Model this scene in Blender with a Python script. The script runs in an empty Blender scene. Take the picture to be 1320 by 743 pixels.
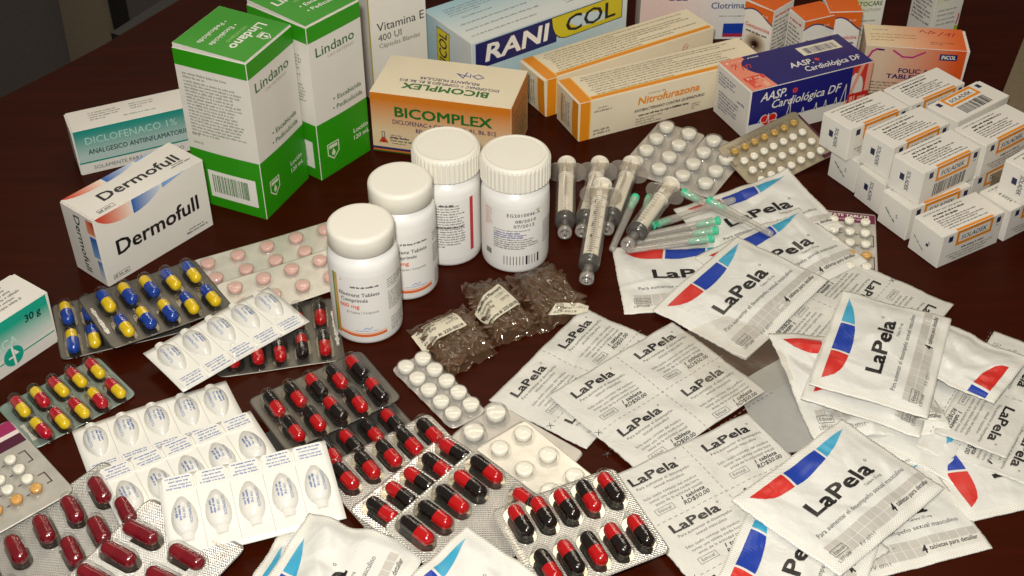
import bpy, bmesh, math, random
import numpy as np
from mathutils import Matrix, Vector
from mathutils.geometry import tessellate_polygon

rnd = random.Random(7)
scene = bpy.context.scene
col = scene.collection
MM = 0.001          # all builders below work in millimetres
R = math.radians

# ------------------------------------------------------------------ camera
cam_d = bpy.data.cameras.new('camera')
cam = bpy.data.objects.new('camera', cam_d)
col.objects.link(cam)
cam_d.sensor_width = 36.0
cam_d.lens = 47.2
cam_d.clip_start = 0.02
cam_d.clip_end = 30.0
cam.location = (0, 0, 0.52)
cam.rotation_euler = (R(90 - 39.24), 0, 0)
cam_d.dof.use_dof = True
cam_d.dof.focus_distance = 0.74
cam_d.dof.aperture_fstop = 36.0
scene.camera = cam

# ------------------------------------------------------------------ light
world = bpy.data.worlds.new('World')
scene.world = world
world.use_nodes = True
bg = world.node_tree.nodes['Background']
bg.inputs['Color'].default_value = (1.0, 0.92, 0.84, 1)
bg.inputs['Strength'].default_value = 0.10

def area(name, loc, target, sx, sy, power, color):
    l = bpy.data.lights.new(name, 'AREA')
    l.shape = 'RECTANGLE'
    l.size, l.size_y, l.energy, l.color = sx, sy, power, color
    o = bpy.data.objects.new(name, l)
    col.objects.link(o)
    o.location = loc
    d = Vector(target) - Vector(loc)
    o.rotation_euler = d.to_track_quat('-Z', 'Y').to_euler()
    return o

WARM = (1.0, 0.88, 0.69)
area('ceiling_lamp', (0.15, 2.0, 2.0), (0.1, 0.6, 0), 1.3, 0.30, 7, WARM)
area('ceiling_lamp', (-0.75, 3.1, 2.1), (0, 0.6, 0), 1.2, 0.30, 6.5, WARM)
area('ceiling_lamp', (0.35, 0.35, 2.0), (0.05, 0.55, 0), 1.2, 0.30, 8.5, WARM)
area('camera_flash', (-0.03, -0.02, 0.60), (0.05, 0.62, 0), 0.05, 0.03, 7.0, (1.0, 0.98, 0.935))

scene.view_settings.view_transform = 'Standard'
scene.view_settings.look = 'None'
scene.view_settings.exposure = 0.0
scene.view_settings.gamma = 1.0
scene.cycles.max_bounces = 8
scene.cycles.transparent_max_bounces = 24
scene.cycles.caustics_reflective = False
scene.cycles.caustics_refractive = False
scene.cycles.sample_clamp_indirect = 4.0
scene.cycles.filter_width = 1.5

# ------------------------------------------------------------------ materials
def lin(c):
    c = c / 255.0
    return c / 12.92 if c <= 0.04045 else ((c + 0.055) / 1.055) ** 2.4
def rgb(r, g, b):
    return (lin(r), lin(g), lin(b), 1.0)

def new_mat(name):
    m = bpy.data.materials.new(name)
    m.use_nodes = True
    nt = m.node_tree
    return m, nt, nt.nodes['Principled BSDF']

def plain(name, color, rough=0.5, metal=0.0, spec=0.5, noise=0.0, nscale=60.0, bump=0.0, bscale=200.0, coat=0.0):
    m, nt, p = new_mat(name)
    p.inputs['Base Color'].default_value = color
    p.inputs['Roughness'].default_value = rough
    p.inputs['Metallic'].default_value = metal
    p.inputs['Specular IOR Level'].default_value = spec
    p.inputs['Coat Weight'].default_value = coat
    tc = nt.nodes.new('ShaderNodeTexCoord')
    if noise:
        n = nt.nodes.new('ShaderNodeTexNoise'); n.inputs['Scale'].default_value = nscale; n.inputs['Detail'].default_value = 5
        mix = nt.nodes.new('ShaderNodeMix'); mix.data_type = 'RGBA'; mix.blend_type = 'MULTIPLY'
        mix.inputs['Factor'].default_value = 1.0
        cr = nt.nodes.new('ShaderNodeMapRange'); cr.inputs['To Min'].default_value = 1 - noise; cr.inputs['To Max'].default_value = 1 + noise * 0.4
        nt.links.new(tc.outputs['Object'], n.inputs['Vector'])
        nt.links.new(n.outputs['Fac'], cr.inputs['Value'])
        mix.inputs['A'].default_value = color
        nt.links.new(cr.outputs['Result'], mix.inputs['B'])
        nt.links.new(mix.outputs['Result'], p.inputs['Base Color'])
    if bump:
        n2 = nt.nodes.new('ShaderNodeTexNoise'); n2.inputs['Scale'].default_value = bscale; n2.inputs['Detail'].default_value = 3
        b = nt.nodes.new('ShaderNodeBump'); b.inputs['Strength'].default_value = bump; b.inputs['Distance'].default_value = 0.0008
        nt.links.new(tc.outputs['Object'], n2.inputs['Vector'])
        nt.links.new(n2.outputs['Fac'], b.inputs['Height'])
        nt.links.new(b.outputs['Normal'], p.inputs['Normal'])
    return m

def clear(name, tint=(1, 1, 1, 1), gloss=0.06, rough=0.06, body=0.0, body_col=(0.8, 0.8, 0.8, 1), bump=0.0, bscale=150, ior=1.45):
    """thin clear plastic: see-through film with a fresnel reflection and a little milkiness"""
    m = bpy.data.materials.new(name); m.use_nodes = True
    nt = m.node_tree
    for n in list(nt.nodes):
        if n.type != 'OUTPUT_MATERIAL': nt.nodes.remove(n)
    out = nt.nodes['Material Output']
    tr = nt.nodes.new('ShaderNodeBsdfTransparent'); tr.inputs['Color'].default_value = tint
    gl = nt.nodes.new('ShaderNodeBsdfGlossy'); gl.inputs['Roughness'].default_value = rough
    fr = nt.nodes.new('ShaderNodeLayerWeight'); fr.inputs['Blend'].default_value = 0.5   # same from both sides of the film
    pw = nt.nodes.new('ShaderNodeMath'); pw.operation = 'POWER'; pw.inputs[1].default_value = 4.0
    ml = nt.nodes.new('ShaderNodeMath'); ml.operation = 'MULTIPLY'; ml.inputs[1].default_value = 0.55
    ad = nt.nodes.new('ShaderNodeMath'); ad.operation = 'ADD'; ad.inputs[1].default_value = gloss; ad.use_clamp = True
    nt.links.new(fr.outputs['Facing'], pw.inputs[0]); nt.links.new(pw.outputs[0], ml.inputs[0])
    mx = nt.nodes.new('ShaderNodeMixShader')
    nt.links.new(ml.outputs[0], ad.inputs[0])
    nt.links.new(ad.outputs[0], mx.inputs['Fac'])
    if body > 0:
        df = nt.nodes.new('ShaderNodeBsdfDiffuse'); df.inputs['Color'].default_value = body_col
        m2 = nt.nodes.new('ShaderNodeMixShader'); m2.inputs['Fac'].default_value = body
        nt.links.new(tr.outputs[0], m2.inputs[1]); nt.links.new(df.outputs[0], m2.inputs[2])
        nt.links.new(m2.outputs[0], mx.inputs[1])
    else:
        nt.links.new(tr.outputs[0], mx.inputs[1])
    nt.links.new(gl.outputs[0], mx.inputs[2])
    nt.links.new(mx.outputs[0], out.inputs['Surface'])
    if bump:
        tc = nt.nodes.new('ShaderNodeTexCoord')
        n2 = nt.nodes.new('ShaderNodeTexNoise'); n2.inputs['Scale'].default_value = bscale; n2.inputs['Detail'].default_value = 4
        b = nt.nodes.new('ShaderNodeBump'); b.inputs['Strength'].default_value = bump; b.inputs['Distance'].default_value = 0.002
        nt.links.new(tc.outputs['Object'], n2.inputs['Vector'])
        nt.links.new(n2.outputs['Fac'], b.inputs['Height'])
        nt.links.new(b.outputs['Normal'], gl.inputs['Normal']); nt.links.new(b.outputs['Normal'], fr.inputs['Normal'])
    return m

def foil(name, color, rough, metal, hatch=0.0, period=1.3, crinkle=0.3):
    """blister backing: aluminium with fine knurling and crinkles"""
    m, nt, p = new_mat(name)
    p.inputs['Metallic'].default_value = metal
    p.inputs['Roughness'].default_value = rough
    tc = nt.nodes.new('ShaderNodeTexCoord')
    n = nt.nodes.new('ShaderNodeTexNoise'); n.inputs['Scale'].default_value = 90; n.inputs['Detail'].default_value = 6
    nt.links.new(tc.outputs['Object'], n.inputs['Vector'])
    mr = nt.nodes.new('ShaderNodeMapRange'); mr.inputs['To Min'].default_value = 0.72; mr.inputs['To Max'].default_value = 1.18
    nt.links.new(n.outputs['Fac'], mr.inputs['Value'])
    mix = nt.nodes.new('ShaderNodeMix'); mix.data_type = 'RGBA'; mix.blend_type = 'MULTIPLY'; mix.inputs['Factor'].default_value = 1
    mix.inputs['A'].default_value = color
    nt.links.new(mr.outputs['Result'], mix.inputs['B'])
    bmp = nt.nodes.new('ShaderNodeBump'); bmp.inputs['Strength'].default_value = crinkle; bmp.inputs['Distance'].default_value = 0.001
    nt.links.new(n.outputs['Fac'], bmp.inputs['Height'])
    last = bmp
    if hatch:
        mp = nt.nodes.new('ShaderNodeMapping'); mp.inputs['Rotation'].default_value = (0, 0, R(45))
        nt.links.new(tc.outputs['Object'], mp.inputs['Vector'])
        k = 2 * math.pi / (period * MM)
        sp = nt.nodes.new('ShaderNodeSeparateXYZ'); nt.links.new(mp.outputs['Vector'], sp.inputs[0])
        outs = []
        for ax in ('X', 'Y'):
            mu = nt.nodes.new('ShaderNodeMath'); mu.operation = 'MULTIPLY'; mu.inputs[1].default_value = k
            si = nt.nodes.new('ShaderNodeMath'); si.operation = 'SINE'
            nt.links.new(sp.outputs[ax], mu.inputs[0]); nt.links.new(mu.outputs[0], si.inputs[0]); outs.append(si)
        pr = nt.nodes.new('ShaderNodeMath'); pr.operation = 'MAXIMUM'
        nt.links.new(outs[0].outputs[0], pr.inputs[0]); nt.links.new(outs[1].outputs[0], pr.inputs[1])
        b2 = nt.nodes.new('ShaderNodeBump'); b2.inputs['Strength'].default_value = hatch; b2.inputs['Distance'].default_value = 0.0003
        nt.links.new(pr.outputs[0], b2.inputs['Height']); nt.links.new(bmp.outputs['Normal'], b2.inputs['Normal'])
        last = b2
        m3 = nt.nodes.new('ShaderNodeMapRange'); m3.inputs['From Min'].default_value = -0.6; m3.inputs['To Min'].default_value = 0.62; m3.inputs['To Max'].default_value = 1.1
        nt.links.new(pr.outputs[0], m3.inputs['Value'])
        mx2 = nt.nodes.new('ShaderNodeMix'); mx2.data_type = 'RGBA'; mx2.blend_type = 'MULTIPLY'; mx2.inputs['Factor'].default_value = 1
        nt.links.new(mix.outputs['Result'], mx2.inputs['A']); nt.links.new(m3.outputs['Result'], mx2.inputs['B'])
        mix = mx2
    nt.links.new(mix.outputs['Result'], p.inputs['Base Color'])
    nt.links.new(last.outputs['Normal'], p.inputs['Normal'])
    return m

def ink_mat(name, rough, spec=0.4):
    m, nt, p = new_mat(name)
    a = nt.nodes.new('ShaderNodeVertexColor'); a.layer_name = 'Col'
    n = nt.nodes.new('ShaderNodeTexNoise'); n.inputs['Scale'].default_value = 900
    tc = nt.nodes.new('ShaderNodeTexCoord'); nt.links.new(tc.outputs['Object'], n.inputs['Vector'])
    mr = nt.nodes.new('ShaderNodeMapRange'); mr.inputs['To Min'].default_value = 0.9; mr.inputs['To Max'].default_value = 1.08
    nt.links.new(n.outputs['Fac'], mr.inputs['Value'])
    mix = nt.nodes.new('ShaderNodeMix'); mix.data_type = 'RGBA'; mix.blend_type = 'MULTIPLY'; mix.inputs['Factor'].default_value = 1
    nt.links.new(a.outputs['Color'], mix.inputs['A']); nt.links.new(mr.outputs['Result'], mix.inputs['B'])
    nt.links.new(mix.outputs['Result'], p.inputs['Base Color'])
    p.inputs['Roughness'].default_value = rough
    p.inputs['Specular IOR Level'].default_value = spec
    return m

def sachet_mat(name, color, rough):
    m, nt, p = new_mat(name)
    p.inputs['Roughness'].default_value = rough
    p.inputs['Specular IOR Level'].default_value = 0.5
    tc = nt.nodes.new('ShaderNodeTexCoord')
    n = nt.nodes.new('ShaderNodeTexNoise'); n.inputs['Scale'].default_value = 70; n.inputs['Detail'].default_value = 6; n.inputs['Roughness'].default_value = 0.6
    n.inputs['Distortion'].default_value = 0.8
    nt.links.new(tc.outputs['Object'], n.inputs['Vector'])
    mr = nt.nodes.new('ShaderNodeMapRange'); mr.inputs['To Min'].default_value = 0.90; mr.inputs['To Max'].default_value = 1.06
    nt.links.new(n.outputs['Fac'], mr.inputs['Value'])
    mix = nt.nodes.new('ShaderNodeMix'); mix.data_type = 'RGBA'; mix.blend_type = 'MULTIPLY'; mix.inputs['Factor'].default_value = 1
    mix.inputs['A'].default_value = color
    nt.links.new(mr.outputs['Result'], mix.inputs['B'])
    nt.links.new(mix.outputs['Result'], p.inputs['Base Color'])
    b = nt.nodes.new('ShaderNodeBump'); b.inputs['Strength'].default_value = 0.35; b.inputs['Distance'].default_value = 0.002
    nt.links.new(n.outputs['Fac'], b.inputs['Height']); nt.links.new(b.outputs['Normal'], p.inputs['Normal'])
    return m

M = {}
M['ink'] = ink_mat('carton_print', 0.42)
M['ink_film'] = ink_mat('film_print', 0.30, 0.45)
M['paper'] = plain('white_carton', rgb(226, 221, 210), 0.5, noise=0.06, bump=0.05)
M['cream'] = plain('cream_carton', rgb(232, 218, 188), 0.45, noise=0.06, bump=0.05)
M['sachet'] = sachet_mat('white_film', rgb(218, 216, 208), 0.22)
M['sheetfilm'] = sachet_mat('strip_film', rgb(208, 205, 195), 0.32)
M['bottle'] = plain('white_hdpe', rgb(236, 234, 228), 0.33, noise=0.03)
M['cap'] = plain('white_cap', rgb(234, 229, 214), 0.42, noise=0.04, bump=0.05)
M['label'] = plain('label_paper', rgb(232, 229, 222), 0.35)
M['baglabel'] = plain('bag_label_paper', rgb(212, 204, 180), 0.6, noise=0.06)
M['bubble'] = clear('clear_blister', gloss=0.055, rough=0.06, bump=0.25, bscale=160)
M['bubble_tab'] = clear('clear_tablet_blister', gloss=0.05, rough=0.08, body=0.14, body_col=rgb(225, 222, 215))
M['film'] = clear('clear_bag_film', gloss=0.08, rough=0.09, body=0.24, body_col=rgb(126, 98, 68), bump=0.4, bscale=70)
M['overlay'] = clear('clear_overlay_film', gloss=0.02, rough=0.2, body=0.13, body_col=rgb(190, 176, 150), bump=0.3, bscale=60)
M['syr'] = clear('syringe_plastic', tint=(0.98, 0.975, 0.965, 1), gloss=0.05, rough=0.10, body=0.10, body_col=rgb(215, 208, 195))
M['luer'] = clear('syringe_tip_plastic', tint=(0.94, 0.92, 0.9, 1), gloss=0.10, rough=0.12, body=0.34, body_col=rgb(215, 208, 198))
M['flange'] = clear('syringe_flange_plastic', tint=(0.9, 0.88, 0.85, 1), gloss=0.05, rough=0.2, body=0.20, body_col=rgb(222, 214, 200))
M['needlecap'] = clear('needle_cover_plastic', tint=(0.95, 0.94, 0.92, 1), gloss=0.06, rough=0.12, body=0.30, body_col=rgb(225, 220, 208))
M['plunger'] = plain('plunger_plastic', rgb(226, 218, 200), 0.4)
M['rubber'] = plain('black_rubber', rgb(14, 14, 14), 0.35)
M['hub'] = plain('green_hub_plastic', rgb(74, 196, 150), 0.3, spec=0.5)
M['steel'] = plain('needle_steel', rgb(215, 212, 205), 0.2, metal=1.0)
M['foil_grey'] = foil('dull_foil', rgb(116, 112, 104), 0.40, 0.75, 0.0, crinkle=0.25)
M['foil_green'] = foil('greenish_foil', rgb(150, 165, 155), 0.42, 0.6, 0.0, crinkle=0.25)
M['foil_silver'] = foil('silver_foil', rgb(232, 226, 212), 0.34, 0.40, 0.0, crinkle=0.35)
M['foil_hatch'] = foil('knurled_foil', rgb(234, 228, 214), 0.34, 0.66, 0.8, 1.25, crinkle=0.25)
M['foil_fine'] = foil('fine_knurled_foil', rgb(205, 200, 190), 0.36, 0.68, 0.7, 1.0, crinkle=0.3)
M['floor_dark'] = foil('smooth_dull_foil', rgb(120, 114, 102), 0.22, 0.9, 0.0, crinkle=0.12)
M['floor_bright'] = foil('smooth_silver_foil', rgb(196, 188, 170), 0.16, 0.95, 0.0, crinkle=0.2)
M['foil_tab'] = foil('tablet_foil', rgb(200, 194, 184), 0.42, 0.55, 0.0, crinkle=0.25)
M['amber'] = foil('amber_film_foil', rgb(168, 156, 130), 0.38, 0.35, 0.0, crinkle=0.4)
M['cardfoil'] = foil('card_foil', rgb(196, 192, 180), 0.42, 0.45, 0.0, crinkle=0.3)
M['ovule_card'] = plain('white_pvc', rgb(230, 227, 217), 0.34, noise=0.04, bump=0.1, bscale=120)
M['ovule'] = plain('ovule_pvc', rgb(222, 219, 209), 0.22, noise=0.03, coat=0.3)
M['tablet'] = plain('white_tablet', rgb(240, 234, 216), 0.55, noise=0.03)
M['pink'] = plain('pink_tablet', rgb(224, 180, 166), 0.35, noise=0.03)
M['orange_tab'] = plain('orange_tablet', rgb(214, 160, 84), 0.5)
M['amber_tab'] = plain('amber_tablet', rgb(190, 150, 66), 0.4)
M['cap_black'] = plain('black_gelatin', rgb(24, 18, 14), 0.13, spec=0.6)
M['cap_red'] = plain('red_gelatin', rgb(176, 18, 20), 0.13, spec=0.6)
M['cap_blue'] = plain('blue_gelatin', rgb(22, 62, 150), 0.16, spec=0.6)
M['cap_yellow'] = plain('yellow_gelatin', rgb(226, 190, 20), 0.16, spec=0.6)
M['cap_crimson'] = plain('crimson_gelatin', rgb(176, 14, 34), 0.16, spec=0.6)
M['cap_burg'] = plain('burgundy_gelatin', rgb(112, 18, 28), 0.16, spec=0.6)
M['cap_burg2'] = plain('burgundy_gelatin_cap', rgb(122, 22, 30), 0.16, spec=0.6)
M['seeds'] = plain('dark_brown_pods', rgb(88, 60, 36), 0.5, noise=0.5, nscale=250, bump=0.5, bscale=300)
M['grey_card'] = plain('grey_card', rgb(160, 158, 152), 0.6, noise=0.12, nscale=120, bump=0.3, bscale=120)
M['folder'] = plain('grey_brown_pages', rgb(112, 98, 74), 0.7, noise=0.25, nscale=300)
M['fabric'] = plain('grey_brown_fabric', rgb(112, 98, 78), 0.95, noise=0.45, nscale=700, bump=0.6, bscale=900)
M['fabric2'] = plain('dark_fabric', rgb(84, 76, 70), 0.95, noise=0.45, nscale=700, bump=0.6, bscale=900)
M['black_plastic'] = plain('black_plastic', rgb(26, 24, 22), 0.4)
M['carpet'] = plain('carpet', rgb(96, 88, 78), 0.95, noise=0.4, nscale=400, bump=0.8, bscale=500)

def wood():
    m, nt, p = new_mat('dark_mahogany')
    tc = nt.nodes.new('ShaderNodeTexCoord')
    mp = nt.nodes.new('ShaderNodeMapping'); mp.inputs['Scale'].default_value = (3, 34, 3); mp.inputs['Rotation'].default_value = (0, 0, R(28))
    nt.links.new(tc.outputs['Object'], mp.inputs['Vector'])
    n = nt.nodes.new('ShaderNodeTexNoise'); n.inputs['Scale'].default_value = 4; n.inputs['Detail'].default_value = 8; n.inputs['Distortion'].default_value = 0.6
    nt.links.new(mp.outputs['Vector'], n.inputs['Vector'])
    cr = nt.nodes.new('ShaderNodeValToRGB')
    cr.color_ramp.elements[0].position = 0.3; cr.color_ramp.elements[0].color = (0.028, 0.0036, 0.0006, 1)
    cr.color_ramp.elements[1].position = 0.75; cr.color_ramp.elements[1].color = (0.041, 0.0055, 0.0011, 1)
    nt.links.new(n.outputs['Fac'], cr.inputs['Fac'])
    nt.links.new(cr.outputs['Color'], p.inputs['Base Color'])
    n2 = nt.nodes.new('ShaderNodeTexNoise'); n2.inputs['Scale'].default_value = 9; n2.inputs['Detail'].default_value = 6
    nt.links.new(tc.outputs['Object'], n2.inputs['Vector'])
    mr = nt.nodes.new('ShaderNodeMapRange'); mr.inputs['To Min'].default_value = 0.24; mr.inputs['To Max'].default_value = 0.42
    nt.links.new(n2.outputs['Fac'], mr.inputs['Value']); nt.links.new(mr.outputs['Result'], p.inputs['Roughness'])
    p.inputs['Specular IOR Level'].default_value = 0.06
    b = nt.nodes.new('ShaderNodeBump'); b.inputs['Strength'].default_value = 0.08; b.inputs['Distance'].default_value = 0.0006
    nt.links.new(n.outputs['Fac'], b.inputs['Height']); nt.links.new(b.outputs['Normal'], p.inputs['Normal'])
    return m
M['wood'] = wood()

# ------------------------------------------------------------------ mesh helpers
class MB:
    """collects faces in millimetres, builds ONE mesh object"""
    def __init__(s): s.v = []; s.f = []; s.m = []; s.sm = []
    def add(s, verts, faces, mi=0, smooth=False):
        o = len(s.v)
        s.v += [tuple(v) for v in verts]
        for f in faces:
            s.f.append(tuple(i + o for i in f)); s.m.append(mi); s.sm.append(smooth)
        return s
    def box(s, x0, y0, z0, x1, y1, z1, mi=0):
        v = [(x0,y0,z0),(x1,y0,z0),(x1,y1,z0),(x0,y1,z0),(x0,y0,z1),(x1,y0,z1),(x1,y1,z1),(x0,y1,z1)]
        return s.add(v, [(0,3,2,1),(4,5,6,7),(0,1,5,4),(1,2,6,5),(2,3,7,6),(3,0,4,7)], mi)
    def lathe(s, prof, n=32, mi=0, smooth=True, axis='z', arc=None, o=(0,0,0), cap=True):
        vs = []; fs = []; k = len(prof)
        for i in range(n):
            a = 2 * math.pi * i / n
            for r, z in prof:
                p = (r*math.cos(a), r*math.sin(a), z)
                if axis == 'y': p = (p[0], p[2], p[1])
                vs.append((p[0]+o[0], p[1]+o[1], p[2]+o[2]))
        for i in range(n):
            j = (i+1) % n
            for q in range(k-1):
                f = (i*k+q, j*k+q, j*k+q+1, i*k+q+1)
                fs.append(f if axis == 'z' else f[::-1])
        if cap:
            for q, rev in ((0, True), (k-1, False)):
                if prof[q][0] > 1e-6:
                    f = [i*k+q for i in range(n)]
                    if rev: f = f[::-1]
                    if axis == 'y': f = f[::-1]
                    fs.append(tuple(f))
        return s.add(vs, fs, mi, smooth)
    def grid(s, fn, nu, nv, mi=0, smooth=True, flip=False):
        vs = [fn(i/nu, j/nv) for j in range(nv+1) for i in range(nu+1)]
        fs = []
        for j in range(nv):
            for i in range(nu):
                a = j*(nu+1)+i
                f = (a, a+1, a+nu+2, a+nu+1)
                fs.append(f[::-1] if flip else f)
        return s.add(vs, fs, mi, smooth)
    def mesh(s, name, mats):
        me = bpy.data.meshes.new(name)
        me.from_pydata([(x*MM, y*MM, z*MM) for x, y, z in s.v], [], s.f)
        for m in (mats if isinstance(mats, (list, tuple)) else [mats]): me.materials.append(m)
        me.polygons.foreach_set('material_index', s.m)
        me.polygons.foreach_set('use_smooth', s.sm)
        me.update()
        return me
    def build(s, name, mats, parent=None, loc=(0,0,0), rz=0.0):
        return link(name, s.mesh(name, mats), parent, loc, rz)

def link(name, me, parent=None, loc=(0,0,0), rz=0.0, rot=None):
    o = bpy.data.objects.new(name, me)
    col.objects.link(o)
    if parent is not None: o.parent = parent
    o.location = (loc[0]*MM, loc[1]*MM, loc[2]*MM)
    o.rotation_euler = rot if rot is not None else (0, 0, rz)
    return o

def tag(o, label, cat, group=None):
    o['label'] = label; o['category'] = cat
    if group: o['group'] = group
    return o

def thing(name, label, cat, loc=(0,0,0), rot=(0,0,0), group=None):
    o = bpy.data.objects.new(name, None)
    o.empty_display_size = 0.01
    col.objects.link(o)
    o.location = (loc[0]*MM, loc[1]*MM, loc[2]*MM)
    o.rotation_euler = rot
    return tag(o, label, cat, group)

# ------------------------------------------------------------------ printing
_cv = bpy.data.curves.new('lettering', 'FONT')
_cv.resolution_u = 2
_co = bpy.data.objects.new('lettering', _cv)
_tcache = {}
def text_geo(s, bold=0.0, shear=0.0, space=1.0):
    k = (s, bold, shear, space)
    if k not in _tcache:
        _cv.body = s; _cv.offset = bold; _cv.shear = shear; _cv.space_character = space
        me = _co.to_mesh()
        v = np.array([q.co[:2] for q in me.vertices], float).reshape(-1, 2)
        f = [tuple(p.vertices) for p in me.polygons]
        _co.to_mesh_clear()
        if len(v): v[:, 0] -= v[:, 0].min()
        _tcache[k] = (v / 0.682, f)
    return _tcache[k]

class Ink:
    """flat printing in a 2D frame (mm); becomes one mesh laid on a surface by a mapping function"""
    def __init__(s): s.v = []; s.f = []; s.c = []; s.l = []; s.n = 0
    def raw(s, v, f, c, layer=1):
        v = np.asarray(v, float)
        s.v.append(v); s.f += [tuple(i + s.n for i in q) for q in f]
        c = np.asarray(c, float)
        s.c.append(np.tile(c, (len(v), 1)) if c.ndim == 1 else c)
        s.l.append(np.full(len(v), layer)); s.n += len(v)
    def rect(s, x, y, w, h, c, layer=0, nx=None, ny=None, grad=None):
        nx = max(nx or 1, int(abs(w)/4), 1); ny = max(ny or 1, int(abs(h)/4), 1)
        vs = []; cs = []
        for j in range(ny+1):
            for i in range(nx+1):
                a, b = i/nx, j/ny
                vs.append((x + w*a, y + h*b)); cs.append(grad(a, b) if grad else c)
        fs = [(j*(nx+1)+i, j*(nx+1)+i+1, (j+1)*(nx+1)+i+1, (j+1)*(nx+1)+i) for j in range(ny) for i in range(nx)]
        s.raw(vs, fs, cs, layer)
    def strip(s, lower, upper, c, layer=0, grad=None, nv=1):
        """area between two polylines of equal length"""
        n = len(lower); vs = []; cs = []
        for j in range(nv+1):
            t = j/nv
            for i in range(n):
                vs.append((lower[i][0]*(1-t)+upper[i][0]*t, lower[i][1]*(1-t)+upper[i][1]*t))
                cs.append(grad(i/(n-1), t) if grad else c)
        fs = [(j*n+i, j*n+i+1, (j+1)*n+i+1, (j+1)*n+i) for j in range(nv) for i in range(n-1)]
        s.raw(vs, fs, cs, layer)
    def poly(s, pts, c, layer=1):
        t = tessellate_polygon([[Vector((p[0], p[1], 0)) for p in pts]])
        a = sum(pts[i][0]*pts[(i+1) % len(pts)][1]-pts[(i+1) % len(pts)][0]*pts[i][1] for i in range(len(pts)))
        fs = []
        for q in t:
            p0, p1, p2 = (pts[i] for i in q)
            cr = (p1[0]-p0[0])*(p2[1]-p0[1])-(p1[1]-p0[1])*(p2[0]-p0[0])
            fs.append(tuple(q) if cr > 0 else tuple(q[::-1]))
        s.raw(pts, fs, c, layer)
    def disc(s, x, y, r, c, layer=1, n=20, ry=None, ring=None):
        ry = ry or r
        if ring:
            o = [(x+r*math.cos(2*math.pi*i/n), y+ry*math.sin(2*math.pi*i/n)) for i in range(n+1)]
            q = [(x+(r-ring)*math.cos(2*math.pi*i/n), y+(ry-ring)*math.sin(2*math.pi*i/n)) for i in range(n+1)]
            s.strip(o, q, c, layer)
        else:
            s.raw([(x+r*math.cos(2*math.pi*i/n), y+ry*math.sin(2*math.pi*i/n)) for i in range(n)], [tuple(range(n))], c, layer)
    def line(s, pts, w, c, layer=1):
        for (x0, y0), (x1, y1) in zip(pts, pts[1:]):
            d = math.hypot(x1-x0, y1-y0) or 1; nx, ny = -(y1-y0)/d*w/2, (x1-x0)/d*w/2
            ex, ey = (x1-x0)/d*w/2, (y1-y0)/d*w/2
            s.raw([(x0+nx-ex, y0+ny-ey), (x0-nx-ex, y0-ny-ey), (x1-nx+ex, y1-ny+ey), (x1+nx+ex, y1+ny+ey)], [(0, 1, 2, 3)], c, layer)
    def frame(s, x, y, w, h, t, c, layer=1):
        s.rect(x, y, w, t, c, layer, None, 1); s.rect(x, y+h-t, w, t, c, layer, None, 1)
        s.rect(x, y+t, t, h-2*t, c, layer, 1, None); s.rect(x+w-t, y+t, t, h-2*t, c, layer, 1, None)
    def text(s, t, x, y, h, c, w=None, bold=0.0, shear=0.0, rot=0.0, layer=1, space=1.0, align='l'):
        v, f = text_geo(t, 0.0, shear, space)
        if not len(v): return
        tw = v[:, 0].max()
        sx = (w/tw) if w else h
        q = v*np.array([sx, h])
        if align == 'c': q[:, 0] -= tw*sx/2
        if align == 'r': q[:, 0] -= tw*sx
        cr, sr = math.cos(rot), math.sin(rot)
        # bold: overprinted a few times, slightly apart
        b = bold*1.45*h
        for n, (dx, dy) in enumerate(((-1, -.7), (1, -.7), (1, .7), (-1, .7), (0, 0)) if bold > .004 else ((0, 0),)):
            p = q+np.array([dx*b, dy*b])
            p = np.stack([x+p[:, 0]*cr-p[:, 1]*sr, y+p[:, 0]*sr+p[:, 1]*cr], 1)
            s.raw(p, f, c, layer+.15*n)
    def fine(s, x, y, w, h, c, rot=0.0, layer=1, fill=0.92, bold=False):
        """one line of print too small to read: word-shaped runs of strokes"""
        cr, sr = math.cos(rot), math.sin(rot)
        p = 0.0; end = w*rnd.uniform(fill-.12, min(1, fill+.08))
        vs = []; fs = []
        while p < end:
            for _ in range(rnd.randint(2, 9)):
                cw = h*rnd.uniform(0.35, 0.62); hh = h*rnd.choice((0.7, 0.7, 0.75, 1.0)); b = 0.0 if rnd.random() > 0.15 else -0.25*h
                if p+cw > w: break
                o = len(vs)
                g = cw*(0.86 if bold else 0.66)
                vs += [(p, b), (p+g, b), (p+g, hh), (p, hh)]
                fs.append((o, o+1, o+2, o+3)); p += cw
            p += h*0.5
        if vs:
            q = np.array(vs); q = np.stack([x+q[:, 0]*cr-q[:, 1]*sr, y+q[:, 0]*sr+q[:, 1]*cr], 1)
            s.raw(q, fs, c, layer)
    def para(s, x, y, w, lh, n, h, c, rot=0.0, layer=1, last=0.5):
        for i in range(n):
            dx, dy = math.sin(rot)*lh*i, -math.cos(rot)*lh*i
            s.fine(x+dx, y+dy, w*(last if i == n-1 else 1), h, c, rot, layer)
    def bars(s, x, y, w, h, c, layer=2, rot=0.0):
        cr, sr = math.cos(rot), math.sin(rot); p = 0
        while p < w:
            b = rnd.choice((0.25, 0.25, 0.5, 0.75))*w/26; g = rnd.choice((0.3, 0.5, 0.8))*w/26
            if p+b > w: break
            q = [(p, 0), (p+b, 0), (p+b, h), (p, h)]
            s.raw([(x+a*cr-e*sr, y+a*sr+e*cr) for a, e in q], [(0, 1, 2, 3)], c, layer)
            p += b+g
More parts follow.
